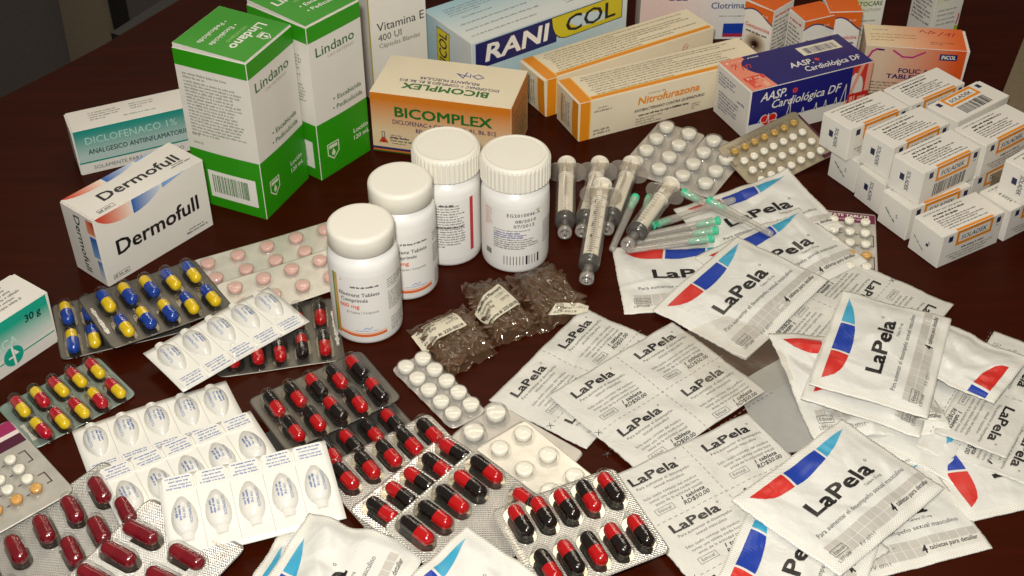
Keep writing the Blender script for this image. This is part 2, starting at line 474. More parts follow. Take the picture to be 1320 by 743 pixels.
    def build(s, name, mapf, parent, mat=None, off=0.09, step=0.045):
        if not s.n: return None
        v = np.concatenate(s.v); l = np.concatenate(s.l); c = np.concatenate(s.c)
        p = mapf(v, off+step*l)
        me = bpy.data.meshes.new(name)
        me.from_pydata((p*MM).tolist(), [], s.f)
        ca = me.color_attributes.new('Col', 'FLOAT_COLOR', 'POINT')
        ca.data.foreach_set('color', c.astype(np.float32).ravel())
        me.materials.append(mat or M['ink'])
        me.update()
        return link(name, me, parent)

BLACK = rgb(28, 24, 26); DK = rgb(70, 64, 60); GREY = rgb(120, 114, 106); LGREY = rgb(160, 152, 142); WHITE = rgb(236, 232, 222)
NAVY = rgb(26, 30, 92); ORANGE = rgb(226, 132, 20); GREEN = rgb(34, 120, 22); DGREEN = rgb(36, 84, 30); RED = rgb(205, 36, 30)
TEAL = rgb(18, 138, 124); BLUE = rgb(24, 62, 160); CYAN = rgb(66, 160, 192); PURPLE = rgb(60, 52, 110)
def mixc(a, b, t):
    t = max(0, min(1, t)); return tuple(a[i]*(1-t)+b[i]*t for i in range(4))
# ------------------------------------------------------------------ setting
def slab(name, pts, z0, z1, mat, kind=None, parent=None, bevel=0.0):
    bm = bmesh.new()
    b = [bm.verts.new((x*MM, y*MM, z0*MM)) for x, y in pts]
    f = bm.faces.new(b)
    r = bmesh.ops.extrude_face_region(bm, geom=[f])
    for q in r['geom']:
        if isinstance(q, bmesh.types.BMVert): q.co.z = z1*MM
    bmesh.ops.recalc_face_normals(bm, faces=bm.faces)
    if bevel:
        ed = [e for e in bm.edges if all(abs(q.co.z-z1*MM) < 1e-7 for q in e.verts)]
        bmesh.ops.bevel(bm, geom=ed, offset=bevel*MM, segments=3, affect='EDGES')
    me = bpy.data.meshes.new(name); bm.to_mesh(me); bm.free()
    me.materials.append(mat)
    o = link(name, me, parent)
    if kind: o['kind'] = kind
    return o

fl = MB(); fl.add([(-6000,-6000,-740),(6000,-6000,-740),(6000,8000,-740),(-6000,8000,-740)], [(0,1,2,3)])
o = fl.build('floor', M['carpet']); o['kind'] = 'structure'
# long conference table, its far left edge curves away from the camera
edge = [(-640,-300),(-625,200),(-560,560),(-470,745),(-381,865),(-354,901),(-324,944),(-303,980),(-282,1015),(-225,1110),(-150,1230),(-60,1370),
        (900,1370),(900,-300)]
tb = thing('conference_table', 'dark reddish brown wooden table top everything lies on', 'table', (0,0,-740))
t_top = slab('table_top', edge, 700, 740, M['wood'], parent=tb, bevel=5)
ped = MB(); ped.box(-250,200,0,600,1000,700)
ped.build('pedestal', M['wood'], tb)

# fabric partition and a chair arm seen past the table edge, top left
t = thing('fabric_partition', 'grey brown fabric partition beyond the table edge, top left', 'partition', (-450, 1300, -740), (0, 0, R(3)))
for x0, x1, yy, mt in ((-600, -31, 26, 'fabric2'), (-31, 22, 0, 'fabric'), (32, 330, 30, 'fabric2')):
    m = MB(); m.grid(lambda u, v: (x0+(x1-x0)*u+22*(v-.9), yy-4*math.sin(math.pi*u), 690*v), 20, 20); m.box(x0, yy+.5, 0, x1, yy+40, 688)
    m.build('fabric_panel', M[mt], t)
m = MB(); m.box(21, -6, 0, 31, 40, 690); m.build('post', M['black_plastic'], t)
t = thing('office_chair', 'black chair arm touching the far left table edge', 'chair', (-290, 1040, -740), (0, 0, R(62)))
m = MB(); m.box(-62, -14, 700, 190, 14, 722); m.build('armrest', M['black_plastic'], t)
m = MB(); m.box(40, -9, 330, 66, 9, 700); m.build('arm_support', M['black_plastic'], t)
m = MB(); m.grid(lambda u, v: (-60+330*u, -20-420*v, 400+20*math.sin(math.pi*u)*math.sin(math.pi*v)), 10, 10); m.box(-60, -440, 330, 270, -20, 399); m.build('seat', M['fabric2'], t)
m = MB(); m.lathe([(30, 40), (30, 330)], 14, o=(100, -230, 0)); m.lathe([(240, 0), (240, 25), (40, 60)], 20, o=(100, -230, 0)); m.build('base', M['black_plastic'], t)

# ------------------------------------------------------------------ cartons
class Carton:
    """folding carton; local frame: x along the front, y into depth, z up"""
    def __init__(s, name, label, cat, x, y, yaw, w, d, h, z=0.0, mat=None, group=None, bulge=0.5, seed=0, rx=0.0, ry=0.0):
        s.w, s.d, s.h = w, d, h
        s.rnd = random.Random(seed*13+5)
        s.B = bulge; s.sh = [s.rnd.uniform(-.5, .5) for _ in range(4)]
        s.root = thing(name, label, cat, (x, y, z), (rx, ry, yaw), group)
        bm = bmesh.new()
        bmesh.ops.create_cube(bm, size=1.0)
        bmesh.ops.subdivide_edges(bm, edges=bm.edges[:], cuts=11, use_grid_fill=True)
        for v in bm.verts: v.co = Vector(((v.co.x+.5)*w, (v.co.y+.5)*d, (v.co.z+.5)*h))
        sharp = [e for e in bm.edges if e.calc_face_angle(0) > 0.5]
        bmesh.ops.bevel(bm, geom=sharp, offset=0.35, segments=2, affect='EDGES')
        co = s.warp(np.array([v.co[:] for v in bm.verts]))
        for v, c in zip(bm.verts, co): v.co = Vector(c)*MM
        me = bpy.data.meshes.new('carton'); bm.to_mesh(me); bm.free()
        me.materials.append(mat or M['paper'])
        for p in me.polygons: p.use_smooth = False
        s.mat = mat or M['paper']
        link('carton', me, s.root)
        s.inks = {}
    def warp(s, p):
        p = np.asarray(p, float); a, b, c = p[:, 0]/s.w, p[:, 1]/s.d, p[:, 2]/s.h
        sn = lambda q: np.sin(np.pi*np.clip(q, 0, 1))
        o = p.copy()
        o[:, 0] += s.B*(2*a-1)*sn(b)*sn(c) + s.sh[0]*c*(b-.5)
        o[:, 1] += s.B*(2*b-1)*sn(a)*sn(c) + s.sh[1]*c*(a-.5)
        o[:, 2] += s.B*(2*c-1)*sn(a)*sn(b)*c
        return o
    def face(s, f):
        if f not in s.inks: s.inks[f] = Ink()
        return s.inks[f]
    def mapf(s, f):
        w, d, h = s.w, s.d, s.h
        def g(v, n):
            a, t = v[:, 0], v[:, 1]; z = np.zeros(len(a))
            if f == 'front': p = np.stack([a, z, t], 1); nr = (0, -1, 0)
            elif f == 'back': p = np.stack([w-a, z+d, t], 1); nr = (0, 1, 0)
            elif f == 'left': p = np.stack([z, d-a, t], 1); nr = (-1, 0, 0)
            elif f == 'right': p = np.stack([z+w, a, t], 1); nr = (1, 0, 0)
            else: p = np.stack([a, t, z+h], 1); nr = (0, 0, 1)
            return s.warp(p) + np.asarray(n)[:, None]*np.array(nr)
        return g
    def flap(s, f, inset=0.6, lift=0.5, mat=None, tilt=0.6):
        """tuck flap of the closed end, a separate thin board with a visible edge"""
        W, H = {'left': (s.d, s.h), 'right': (s.d, s.h), 'top': (s.w, s.d), 'front': (s.w, s.h)}[f]
        mf = s.mapf(f); m = MB()
        for off, fl in ((lift, False), (0.05, True)):
            m.grid(lambda u, v: tuple(mf(np.array([[inset+(W-2*inset)*u, inset+(H-2*inset)*v]]), np.array([off+(tilt*v if off > .1 else 0)]))[0]), 12, 12, smooth=False, flip=fl)
        n = 13*13
        rim = [i for i in range(13)] + [13*j+12 for j in range(1, 13)] + [156+i for i in range(11, -1, -1)] + [13*j for j in range(11, 0, -1)]
        for a, b in zip(rim, rim[1:]+rim[:1]): m.f.append((a, a+n, b+n, b)); m.m.append(0); m.sm.append(False)
        s.fl = getattr(s, 'fl', {}); s.fl[f] = (lift, tilt, H, inset)
        return m.build('flap', mat or s.mat, s.root)
    def finish(s):
        for f, k in s.inks.items():
            mf = s.mapf(f)
            if f in getattr(s, 'fl', {}):
                lift, tilt, H, ins = s.fl[f]
                g = lambda v, n, mf=mf, lift=lift, tilt=tilt, H=H: mf(v, n+lift+0.02+tilt*np.clip((v[:, 1]-ins)/(H-2*ins), 0, 1))
                k.build('printing', g, s.root)
            else:
                k.build('printing', mf, s.root)
        return s.root

def shield(k, x, y, s, c):
    pts = [(x, y+s*1.25), (x+s, y+s*1.25), (x+s, y+s*.45), (x+s*.5, y), (x, y+s*.45)]
    k.line(pts+[pts[0]], s*.09, c, 3)
    k.rect(x+s*.12, y+s*.88, s*.76, s*.24, c, 3, 1, 1)
    k.poly([(x+s*.5, y+s*.82), (x+s*.33, y+s*.5), (x+s*.36, y+s*.33), (x+s*.5, y+s*.25), (x+s*.64, y+s*.33), (x+s*.67, y+s*.5)], c, 3)

# ---- two tall green and white lotion cartons
LG = rgb(44, 146, 12); LGT = rgb(44, 98, 40)
def lindano(label, x, y, yaw, w, d, h, seed, upside):
    c = Carton('lotion_carton', label, 'medicine box', x, y, yaw, w, d, h, group='green and white lotion cartons', seed=seed, bulge=0.8)
    k = c.face('front')
    k.rect(0.3, 0.3, w-.6, 43, LG); k.rect(0.3, h-11.5, w-.6, 11.2, LG)
    k.text('Lindano', 6, h-23.5, 6.6, LGT, w=w*.72, bold=.008)
    k.text('USO EXTERNO', 16, h-27.5, 2.1, LGREY, w=24)
    k.text('• Escabicida', 17, 55, 3.4, LGT, w=w*.55, bold=.01)
    k.text('• Pediculicida', 16, 48.2, 3.4, LGT, w=w*.58, bold=.01)
    k.text('Loción', 33, 22, 3.4, WHITE, w=14, bold=.012, layer=2)
    k.text('120 mL', 33, 16.5, 3.2, WHITE, w=15, bold=.012, layer=2)
    shield(k, 8, 12, 10, rgb(214, 222, 190))
    k = c.face('left')
    k.rect(0.3, 0.3, d-.6, 43, LG); k.rect(0.3, h-11.5, d-.6, 11.2, LG)
    gp = rgb(128, 136, 120)
    k.para(5, h-17, d*.62, 2.6, 2, 1.5, gp); k.para(5, h-22.5, d-11, 2.35, 17, 1.35, gp); k.fine(5, 54, 6, 1.5, gp); k.fine(5, 48, 8, 1.5, gp)
    k.rect(12, 8, d-17, 21, WHITE, 1); k.bars(15, 12, d-26, 14, rgb(40, 110, 30))
    c.flap('top', lift=0.7, tilt=2.2)
    k = c.face('top'); k.rect(0.8, 0.8, w-1.6, d-1.6, LG)
    if upside:
        k.text('Lindano', w-8, 19, 6.6, WHITE, w=34, bold=.02, rot=math.pi, layer=2)
        k.text('USO EXTERNO', w-16, 23.5, 2.2, rgb(170, 205, 140), w=22, rot=math.pi, layer=2)
        k.text('• Escabicida', w-17, 31, 3.4, WHITE, w=28, bold=.012, rot=math.pi, layer=2)
        k.text('• Pediculicida', w-16, 39, 3.4, WHITE, w=30, bold=.012, rot=math.pi, layer=2)
        shield(k, w*.55, 2.2, 6.5, WHITE)
    else:
        k.text('Lindano', 7, d-22, 6.6, WHITE, w=34, bold=.02, layer=2)
        k.text('USO EXTERNO', 17, d-27, 2.2, rgb(170, 205, 140), w=22, layer=2)
        k.text('• Escabicida', 15, d-35, 3.4, WHITE, w=28, bold=.012, layer=2)
        k.text('• Pediculicida', 15, d-42, 3.4, WHITE, w=30, bold=.012, layer=2)
    c.finish()
lindano('left green and white Lindano lotion carton whose lettered top reads upside down', -159.8, 707, 1.151, 53, 53, 115.3, 1, True)
lindano('right green and white Lindano lotion carton beside the plain white vitamin carton', -129.0, 751.5, 0.900, 48.2, 53.3, 115.2, 2, False)

# ---- diclofenac carton
w, d, h = 78.9, 26, 34.9
c = Carton('gel_carton', 'small teal and white diclofenac gel carton leaning behind the Dermofull box', 'medicine box', -293.1, 757.7, 0.430, w, d, h, seed=3)
k = c.face('front'); TL2 = rgb(176, 198, 190)
k.rect(0.3, 10.2, w-.6, h-10.6, TEAL, 0, 10, 6, grad=lambda a, b: mixc(TL2, TEAL, (b-.15)*1.35))
k.rect(0.3, 8.6, w-.6, 1.3, TEAL)
k.text('DICLOFENACO 1%', 7, 23.2, 5.2, rgb(176, 214, 200), w=62, layer=2)
k.text('ANALGESICO ANTIINFLAMATORIO', 7.5, 15.2, 3.7, rgb(20, 48, 54), w=69, bold=.008, layer=2)
k.text('SOLAMENTE PARA USO EXTERNO', 9, 3.0, 2.8, rgb(96, 98, 98), w=62, layer=2)
k = c.face('top'); k.para(14, 18, 22, 3.0, 4, 1.3, GREY); k.para(42, 19, 17, 3.2, 3, 1.3, GREY); k.fine(36, 6, 26, 1.3, TEAL)
c.flap('left', lift=.4, tilt=.5); c.finish()

# ---- dermofull carton
w, d, h = 83, 31.8, 50.8
c = Carton('cream_carton', 'white Dermofull carton with orange and blue swoosh at the left', 'medicine box', -246.7, 637.5, 0.881, w, d, h, seed=4)
def swoosh_panel(k, s0, L, t0, H, flipv=1):
    r0, r1 = rgb(196, 40, 20), rgb(238, 214, 196)
    f = lambda q: t0 + flipv*q
    n = 9
    red_lo = [(0, 0), (.03, -.28), (.08, -.55), (.13, -.72), (.18, -.83), (.23, -.89), (.28, -.92), (.33, -.93), (.36, -.93)]
    P = lambda a, q: (s0+a*L, f(q*H))
    k.strip([P(a, q) for a, q in red_lo], [P(a, 0) for a, q in red_lo], None, 0, grad=lambda a, b: mixc(r0, mixc(rgb(232, 120, 60), r1, a), a*1.1), nv=2)
    b0, b1 = rgb(30, 92, 170), rgb(206, 214, 224)
    bl = [(.385+.03*i, -.94+.0115*i*i*.55) for i in range(11)]
    k.strip([P(a, q) for a, q in bl], [P(a, 0) for a, q in bl], None, 0, grad=lambda a, b: mixc(b0, b1, a*.95), nv=2)
    cl = [(.715+.028*i, -.33+.033*i) for i in range(11)]
    k.strip([P(a, min(q, 0)) for a, q in cl], [P(a, 0) for a, q in cl], None, 0, grad=lambda a, b: mixc(rgb(120, 160, 208), rgb(170, 192, 220), a), nv=2)
k = c.face('front'); swoosh_panel(k, 0.3, 70, h-.3, 10.5)
k.text('Dermofull', 11, 18.5, 10.4, BLACK, w=63, bold=.02, layer=2)
k.frame(4.5, 3, 12, 3.6, .3, DK); k.fine(5.3, 4, 10.4, 1.7, DK); k.fine(64, 6.5, 12, 1.2, DK); k.fine(62, 4.2, 17, 1.4, BLACK)
k = c.face('top'); swoosh_panel(k, 0.3, 76, d-.3, 6.6)
k.text('Dermofull', 16, 10.5, 8.4, BLACK, w=58, bold=.02, layer=2)
k.frame(6, 2.2, 12, 3.4, .3, DK); k.fine(6.8, 3.1, 10.4, 1.6, DK); k.fine(66, 8.5, 11, 1.1, DK); k.fine(64, 6.4, 15, 1.3, BLACK)
c.flap('left', lift=.4, tilt=.4)
k = c.face('left')
k.text('Dermofull', 12.5, h-4, 5.4, BLACK, w=42, bold=.012, rot=-math.pi/2, layer=2)
k.rect(24, h-12.5, 7, 10, None, 0, 3, 5, grad=lambda a, b: mixc(rgb(232, 150, 110), rgb(180, 40, 30), b*a+.2))
k.rect(25, h-30, 6, 15.5, None, 0, 3, 5, grad=lambda a, b: mixc(rgb(120, 160, 208), rgb(30, 88, 168), b))
k.rect(27, h-46, 4, 14, None, 0, 3, 5, grad=lambda a, b: mixc(rgb(200, 210, 222), rgb(60, 110, 180), b))
c.finish()

# ---- bicomplex carton (long side faces the camera: that is its 'left')
w, d, h = 51.4, 98.9, 47.6
c = Carton('capsule_carton', 'orange and cream Bicomplex carton behind the white bottles', 'medicine box', -0.4, 766.9, 1.345, w, d, h, mat=M['cream'], seed=5, bulge=.7)
OR1, OR0 = rgb(206, 118, 28), rgb(222, 196, 156)
k = c.face('left')
k.rect(0.2, 4.6, d-.4, h-4.8, None, 0, 10, 10, grad=lambda a, b: mixc(OR0, OR1, (b-.30)*1.7))
BG = rgb(28, 104, 36); NV = rgb(44, 40, 92)
k.text('BICOMPLEX', 17.5, 30.5, 7.4, BG, w=68, bold=.03, layer=2)
k.text('DICLOFENAC + COMPLEJO B, B1, B6, B12', 15.5, 24.5, 3.3, NV, w=73, bold=.01, layer=2)
k.text('RELAJANTE MUSCULAR', 32, 19.2, 3.3, NV, w=38, bold=.01, layer=2)
k.poly([(4.5, 8), (11.5, 8), (9.4, 12), (6.6, 12)], rgb(196, 72, 36), 2); k.frame(6.9, 12, 2.3, 5, .5, NV, 2); k.disc(8, 9.5, 1.2, rgb(150, 50, 30), 3)
k.fine(13.5, 14.5, 8, 1, DK); k.fine(13, 12.2, 14, 1.5, NV, bold=True); k.fine(13, 9.8, 16, 1.5, DGREEN); k.fine(14, 7.8, 11, 1, DK)
k.rect(0.2, 2.6, d-.4, 1.9, NV, 1); k.rect(0.2, 1.2, d-.4, 1.4, rgb(196, 110, 40), 1); k.rect(0.2, 0.2, d-.4, 1.0, DGREEN, 1)
k = c.face('front')
k.rect(0.2, 0.2, w-.4, h-.4, None, 0, 6, 10, grad=lambda a, b: mixc(rgb(206, 170, 120), OR1, (b-.2)*1.3))
for i in range(7): k.fine(8, 36-4.6*i, 36, 1.5, rgb(90, 60, 34))
k = c.face('top'); rt = math.pi/2
k.text('BICOMPLEX', 15.5, 19, 6.6, BG, w=60, bold=.03, rot=rt, layer=2)
k.text('DICLOFENAC + COMPLEJO B, B1, B6, B12', 20.5, 13, 3.0, NV, w=70, bold=.012, rot=rt, layer=2)
k.text('RELAJANTE MUSCULAR', 25.5, 28, 3.0, NV, w=42, bold=.012, rot=rt, layer=2)
pen = rgb(34, 62, 150)
for pts in ([(33.5, 27), (31, 31), (34, 35), (37, 31.5), (34.5, 28)], [(30, 41), (38, 40)], [(30, 41), (35, 46)], [(33, 38), (35, 46.5)], [(36, 37), (32, 36.5)]): k.line(pts, .75, pen, 2)
c.finish()

# ---- ranicol carton
w, d, h = 143, 62.3, 55
c = Carton('large_carton', 'long pale blue Ranicol carton with navy and yellow lettered band', 'medicine box', -28.6, 841, 0.623, w, d, h, seed=6, bulge=.7)
PB, PB2 = rgb(168, 198, 208), rgb(216, 222, 218)
k = c.face('front'); k.rect(.3, .3, w-.6, h-.6, None, 0, 8, 5, grad=lambda a, b: mixc(PB, PB2, abs(a-.35)*1.2))
k.rect(3.2, 33, 72, 20.5, NAVY, 1)
yl = rgb(206, 188, 34)
k.poly([(70, 53.5), (71, 45), (73.5, 39), (78, 35.2), (84, 33.5), (138, 33.5), (138, 53.5)], BLACK, 2)
k.poly([(71, 52.9), (72, 45), (74.3, 39.6), (78.4, 35.9), (84, 34.2), (137.3, 34.2), (137.3, 52.9)], yl, 3)
k.text('RANI', 12, 37.2, 13, WHITE, w=56, bold=.03, shear=.12, layer=3)
k.text('COL', 84, 37.5, 12.6, BLACK, w=47, bold=.012, layer=4)
k = c.face('left'); k.rect(.3, .3, d-.6, h-.6, None, 0, 4, 4, grad=lambda a, b: mixc(PB, rgb(206, 208, 206), a))
k.rect(17.5, 3, 17, 47, BLACK, 1); k.rect(18.1, 3.6, 15.8, 45.8, yl, 2)
k.text('RANICOL', 31, 5, 10, BLACK, w=43, bold=.012, rot=math.pi/2, layer=3)
k = c.face('top')
k.rect(.3, .3, w-.6, d-.6, None, 0, 8, 5, grad=lambda a, b: mixc(rgb(214, 218, 212), rgb(160, 196, 206), b*1.3-.25))
gp = rgb(112, 120, 126)
k.para(10, 52, 58, 3.4, 4, 1.5, gp); k.para(16, 35, 60, 4.6, 1, 1.6, gp); k.fine(9, 26, 66, 1.7, gp); k.fine(7, 17, 72, 1.7, gp); k.fine(6, 8, 60, 1.7, gp); k.para(84, 48, 40, 3.6, 6, 1.5, gp); k.para(92, 20, 30, 3.4, 4, 1.4, gp)
c.finish()

# ---- two long cream cartons with orange stripes
def cream_box(label, x, y, yaw, w, d, h, seed, named, opened):
    c = Carton('ointment_carton', label, 'medicine box', x, y, yaw, w, d, h, mat=M['cream'], group='long cream cartons with orange stripes', seed=seed, bulge=.9)
    OS = rgb(226, 140, 26); YS = rgb(238, 196, 110)
    k = c.face('top'); gp = rgb(128, 118, 96)
    k.rect(.3, .3, 8.6, d-.6, OS, 0); k.rect(8.9, .3, 1.0, d-.6, YS, 0)
    k.rect(9.9, 1.2, w-12, 3.4, OS, 0); k.rect(9.9, 4.6, w-12, .8, YS, 0)
    for i in range(9): k.fine(14+rnd.uniform(0, 4), d-5-3*i, (w-24)*rnd.choice((1, 1, .97, .6)), 1.25, gp)
    k = c.face('front'); k.rect(.3, .3, 7.4, h-.6, OS, 0); k.rect(7.7, .3, 1.0, h-.6, YS, 0)
    if named:
        k.text('Crema de', 54, 25.6, 1.6, GREY, w=14)
        k.text('Nitrofurazona', 46, 19.0, 5.6, rgb(224, 140, 40), w=50, bold=.03, shear=.15, layer=2)
        k.text('ANTIBACTERIANO CONTRA QUEMADURAS', 43, 13.2, 2.2, rgb(50, 44, 40), w=58, bold=.02, shear=.2)
        k.fine(47, 9.2, 50, 1.7, rgb(60, 54, 50), bold=True); k.fine(45, 6.4, 26, 1.3, GREY); k.fine(45, 4.2, 16, 1.3, GREY); k.fine(45, 2, 22, 1.2, GREY)
        k.fine(14, 24, 8, 1.2, GREY); k.fine(11, 21.4, 14, 1.3, DK); k.fine(11, 5.6, 13, 1.5, DK); k.fine(11, 3, 14, 1.5, DK); k.para(91, 8, 7, 2, 3, 1.1, GREY)
    else:
        k.text('Es', 120, 20, 4.5, rgb(206, 120, 110), shear=.5)
    c.flap('left', lift=.5, tilt=1.6 if opened else .5)
    k = c.face('left')
    k.rect(d-9, .9, 8, h-1.8, OS, 0); k.rect(8, 4, 3.2, h-9, rgb(190, 140, 70), 1)
    for i in range(4): k.fine(13.5+2.6*i, 5, h-10, 1.3, DK, rot=math.pi/2)
    c.finish()
cream_box('long cream carton with orange stripes just before the Ranicol box, its end flap ajar', 24.8, 832.3, 0.545, 150, 34.9, 31, 7, False, True)
cream_box('front long cream carton printed Nitrofurazona, touching the navy aspirin box', 47.2, 799.5, 0.433, 150, 34.5, 31.5, 8, True, False)

# ---- aspirin carton
w, d, h = 101.6, 44.4, 40.3
c = Carton('aspirin_carton', 'navy AASP Cardiológica carton with heart and pulse line', 'medicine box', 165.2, 800.8, 0.423, w, d, h, seed=9)
NB = rgb(30, 30, 112); NB2 = rgb(40, 34, 104); PK = rgb(228, 128, 104); PR = rgb(206, 60, 46)
k = c.face('front')
k.rect(.3, 12.5, 84, h-12.8, NB, 0)
k.poly([(84.3, h-.3), (84.3, 12.5), (80, 4), (80, .3), (w-.3, .3), (w-.3, h-.3), (91, h-.3)], PR, 0)
k.poly([(91, h-.3), (86, 26), (80, 8), (84.5, 8), (88.5, 24), (94.5, h-.3)], rgb(232, 160, 136), 1)
k.rect(97, .4, 4.2, h-.8, rgb(236, 168, 144), 1); k.rect(83, 9, 18, 8.5, rgb(196, 44, 34), 2)
k.text('81 mg', 85, 11, 4.4, rgb(240, 190, 170), w=13.5, bold=.02, layer=3)
k.text('AASP.', 8, 30.2, 6.6, WHITE, w=21, bold=.012, shear=.25, layer=2)
k.disc(36, 33, 2.1, rgb(214, 60, 40), 2); k.text('D', 35.2, 32, 2, NB, layer=3)
k.text('Cardiológica DF', 18, 22.6, 6.4, WHITE, w=58, bold=.006, shear=.25, layer=2)
# heart
hx, hy = 16.5, 13.5
def heart(s): return [(hx+s*16*math.sin(t)**3/16*6.2, hy+s*(13*math.cos(t)-5*math.cos(2*t)-2*math.cos(3*t)-math.cos(4*t))/16*6.2) for t in [2*math.pi*i/28 for i in range(28)]]
k.poly(heart(1.14)[::-1], rgb(226, 190, 190), 2); k.poly(heart(1.0)[::-1], rgb(206, 34, 26), 3)
ecg = [(0.5, 12.6), (8, 12.6), (9.5, 15.5), (10.5, 12.2), (15, 12.6), (16.2, 19), (17, 9.5), (18, 12.6), (31, 12.6), (33.5, 26), (34.5, 11), (37, 12.8), (44, 12.8), (45, 17), (46, 12.8), (55, 12.9), (56, 18), (57, 12.8), (63, 12.9), (64, 18.2), (65, 12.8), (72, 12.9), (73, 18), (74, 12.8), (77, 12.9), (80.2, 27), (81.2, 11.5), (83, 13)]
k.line(ecg, .5, WHITE, 5)
k = c.face('top')
k.rect(.3, .3, w-.6, d-.6, NB2, 0)
k.poly([(.3, .3), (21, .3), (19.5, 14), (18.5, d-.3), (.3, d-.3)], rgb(232, 140, 112), 1)
k.poly([(4, 3), (10, 3), (9.5, 16), (3.5, 16)], rgb(222, 86, 66), 2); k.poly([(13, 2), (17, 2), (16.5, 18), (12.5, 18)], rgb(238, 172, 146), 2)
k.rect(3, 12.5, 16, 5, rgb(216, 70, 52), 3, 1, 1); k.text('81 mg', 5, 13.6, 2.8, rgb(244, 200, 180), w=11, bold=.02, layer=4)
mk = rgb(200, 60, 50)
for pts in ([(5, 30), (9, 36)], [(4, 34), (7, 36.5), (8, 33)], [(10, 27), (12, 33)], [(13, 27), (15.5, 32), (13, 31)], [(16.5, 28), (18, 32), (15.8, 33)]): k.line(pts, .7, mk, 3)
k.disc(4, d-5, 1.2, rgb(240, 210, 190), 3); k.fine(7, d-5.6, 11, 1.2, rgb(240, 200, 180), layer=3); k.fine(21, d-5, 12, 1.5, WHITE, layer=3)
k.text('AASP.', 42, 15, 6.2, WHITE, w=19, bold=.012, shear=.25, layer=2); k.disc(65.5, 18.5, 1.8, rgb(214, 60, 40), 2)
k.text('Cardiológica DF', 50, 7, 6, WHITE, w=47, bold=.006, shear=.25, layer=2)
k.rect(60, 26, 33, 12, rgb(226, 220, 196), 2); k.bars(64, 27.5, 27, 8, rgb(70, 60, 110), 3)
c.flap('left', lift=.4, tilt=.5)
k = c.face('left'); gp = PURPLE
k.para(4, 34, 22, 2.5, 4, 1.4, gp); k.para(6, 20, 26, 2.6, 6, 1.4, gp); k.fine(30, 24, 9, 1.8, PURPLE)
c.finish()

# ---- folic acid carton
w, d, h = 71.5, 32.3, 40
c = Carton('tablet_carton', 'peach to orange Folic Acid tablets carton at the back right', 'medicine box', 257.5, 866.5, -0.130, w, d, h, seed=10)
f0, f1 = rgb(212, 186, 158), rgb(214, 84, 26)
k = c.face('front'); k.rect(.2, .2, w-.4, h-.4, None, 0, 12, 6, grad=lambda a, b: mixc(f0, f1, (a-.18)*1.35))
MG = rgb(176, 36, 110)
k.line([(3, h-9), (5, h-4.5), (8, h-2.5), (12, h-2.8)], 1.5, MG, 2); k.line([(20, h-3), (27, h-7.5), (34, h-7.5), (42, h-3)], 1.3, MG, 2); k.rect(8.5, h-3.2, 5, 1.1, NAVY, 3)
k.text('FOLIC ACID', 26, h-20.5, 3.6, NAVY, w=31, bold=.03, layer=2); k.text('TABLETS B.P.', 18, h-25.5, 3.6, NAVY, w=38, bold=.03, layer=2)
k.rect(53, h-8.5, 12.5, 5, NAVY, 1); k.text('INCOL', 54.3, h-7.4, 2.9, WHITE, w=10, bold=.02, shear=.15, layer=2)
k.para(3, h-30, 30, 2.5, 5, 1.3, DK)
k = c.face('top'); k.rect(.2, .2, w-.4, d-.4, None, 0, 12, 4, grad=lambda a, b: mixc(rgb(226, 206, 168), rgb(222, 100, 40), (a-.15)*1.3))
k.para(6, 24, 26, 4, 1, 1.4, GREY); k.para(4, 17, 34, 4.2, 3, 1.4, rgb(150, 110, 80)); k.para(46, 9, 18, 2.6, 2, 1.2, rgb(110, 60, 40))
for pts in ([(40, 24), (42, 27), (45, 23)], [(46, 22), (48, 27), (51, 24), (48, 23)], [(53, 20), (57, 26)], [(58, 22), (62, 25), (60, 20)], [(63, 20), (65, 25)]): k.line(pts, .8, rgb(176, 34, 30), 2)
k = c.face('left'); k.rect(.2, .2, d-.4, h-.4, None, 0, 3, 3, grad=lambda a, b: f0)
c.flap('right', lift=.6, tilt=1.5); c.finish()

# ---- three small orange-topped eye drop cartons
EO = rgb(214, 96, 20); EN = rgb(50, 40, 92)
def eye_box(label, x, y, yaw, w, d, h, seed, wave, pic, art='front'):
    c = Carton('eye_drop_carton', label, 'medicine box', x, y, yaw, w, d, h, group='small orange topped eye drop cartons', seed=seed)
    k = c.face(art); W = w if art == 'front' else d
    low = [(W*i/16, h-wave*(.55+.45*math.cos(math.pi*(i/16*1.15+.62)))-3) for i in range(17)]
    k.strip(low, [(a, h-.2) for a, b in low], EO, 0, nv=2)
    k.line(low, 1.0, EN, 1)
    k.text('4 ml', W*.62, h-7.5, 2.0, rgb(240, 210, 180), layer=2)
    k.text('Gentamicina', 2, h-wave-9, 3.2, rgb(196, 70, 60), w=W*.86, bold=.015); k.fine(3, h-wave-13, W*.75, 1.7, DK, bold=True)
    if pic:
        for i in range(7): k.disc(W*.5, h-wave-21, (9.5-1.3*i), mixc(rgb(214, 196, 170), rgb(70, 34, 12), i/5.), 1+i, 22, ry=(9-1.25*i))
        k.disc(W*.5, h-wave-21, 1.6, rgb(20, 12, 8), 9); k.disc(W*.47, h-wave-23.4, .5, WHITE, 10)
    k = c.face('top'); k.rect(.2, .2, w-.4, d-.4, EO, 0); k.line([(w*.1, d*.3), (w*.95, d*.36)], 1.1, rgb(232, 150, 90), 1)
    for f, L in (('left' if art == 'front' else 'front', d if art == 'front' else w), ('right', d)):
        k = c.face(f)
        k.fine(2.5, h-6, L-6, 1.9, rgb(196, 90, 80), bold=True)
        for i in range(13): k.fine(2.5, h-10-3.1*i, (L-5)*rnd.choice((1, .95, .7)), 1.5, DK)
    c.flap('top', lift=.4, tilt=.9); c.finish()
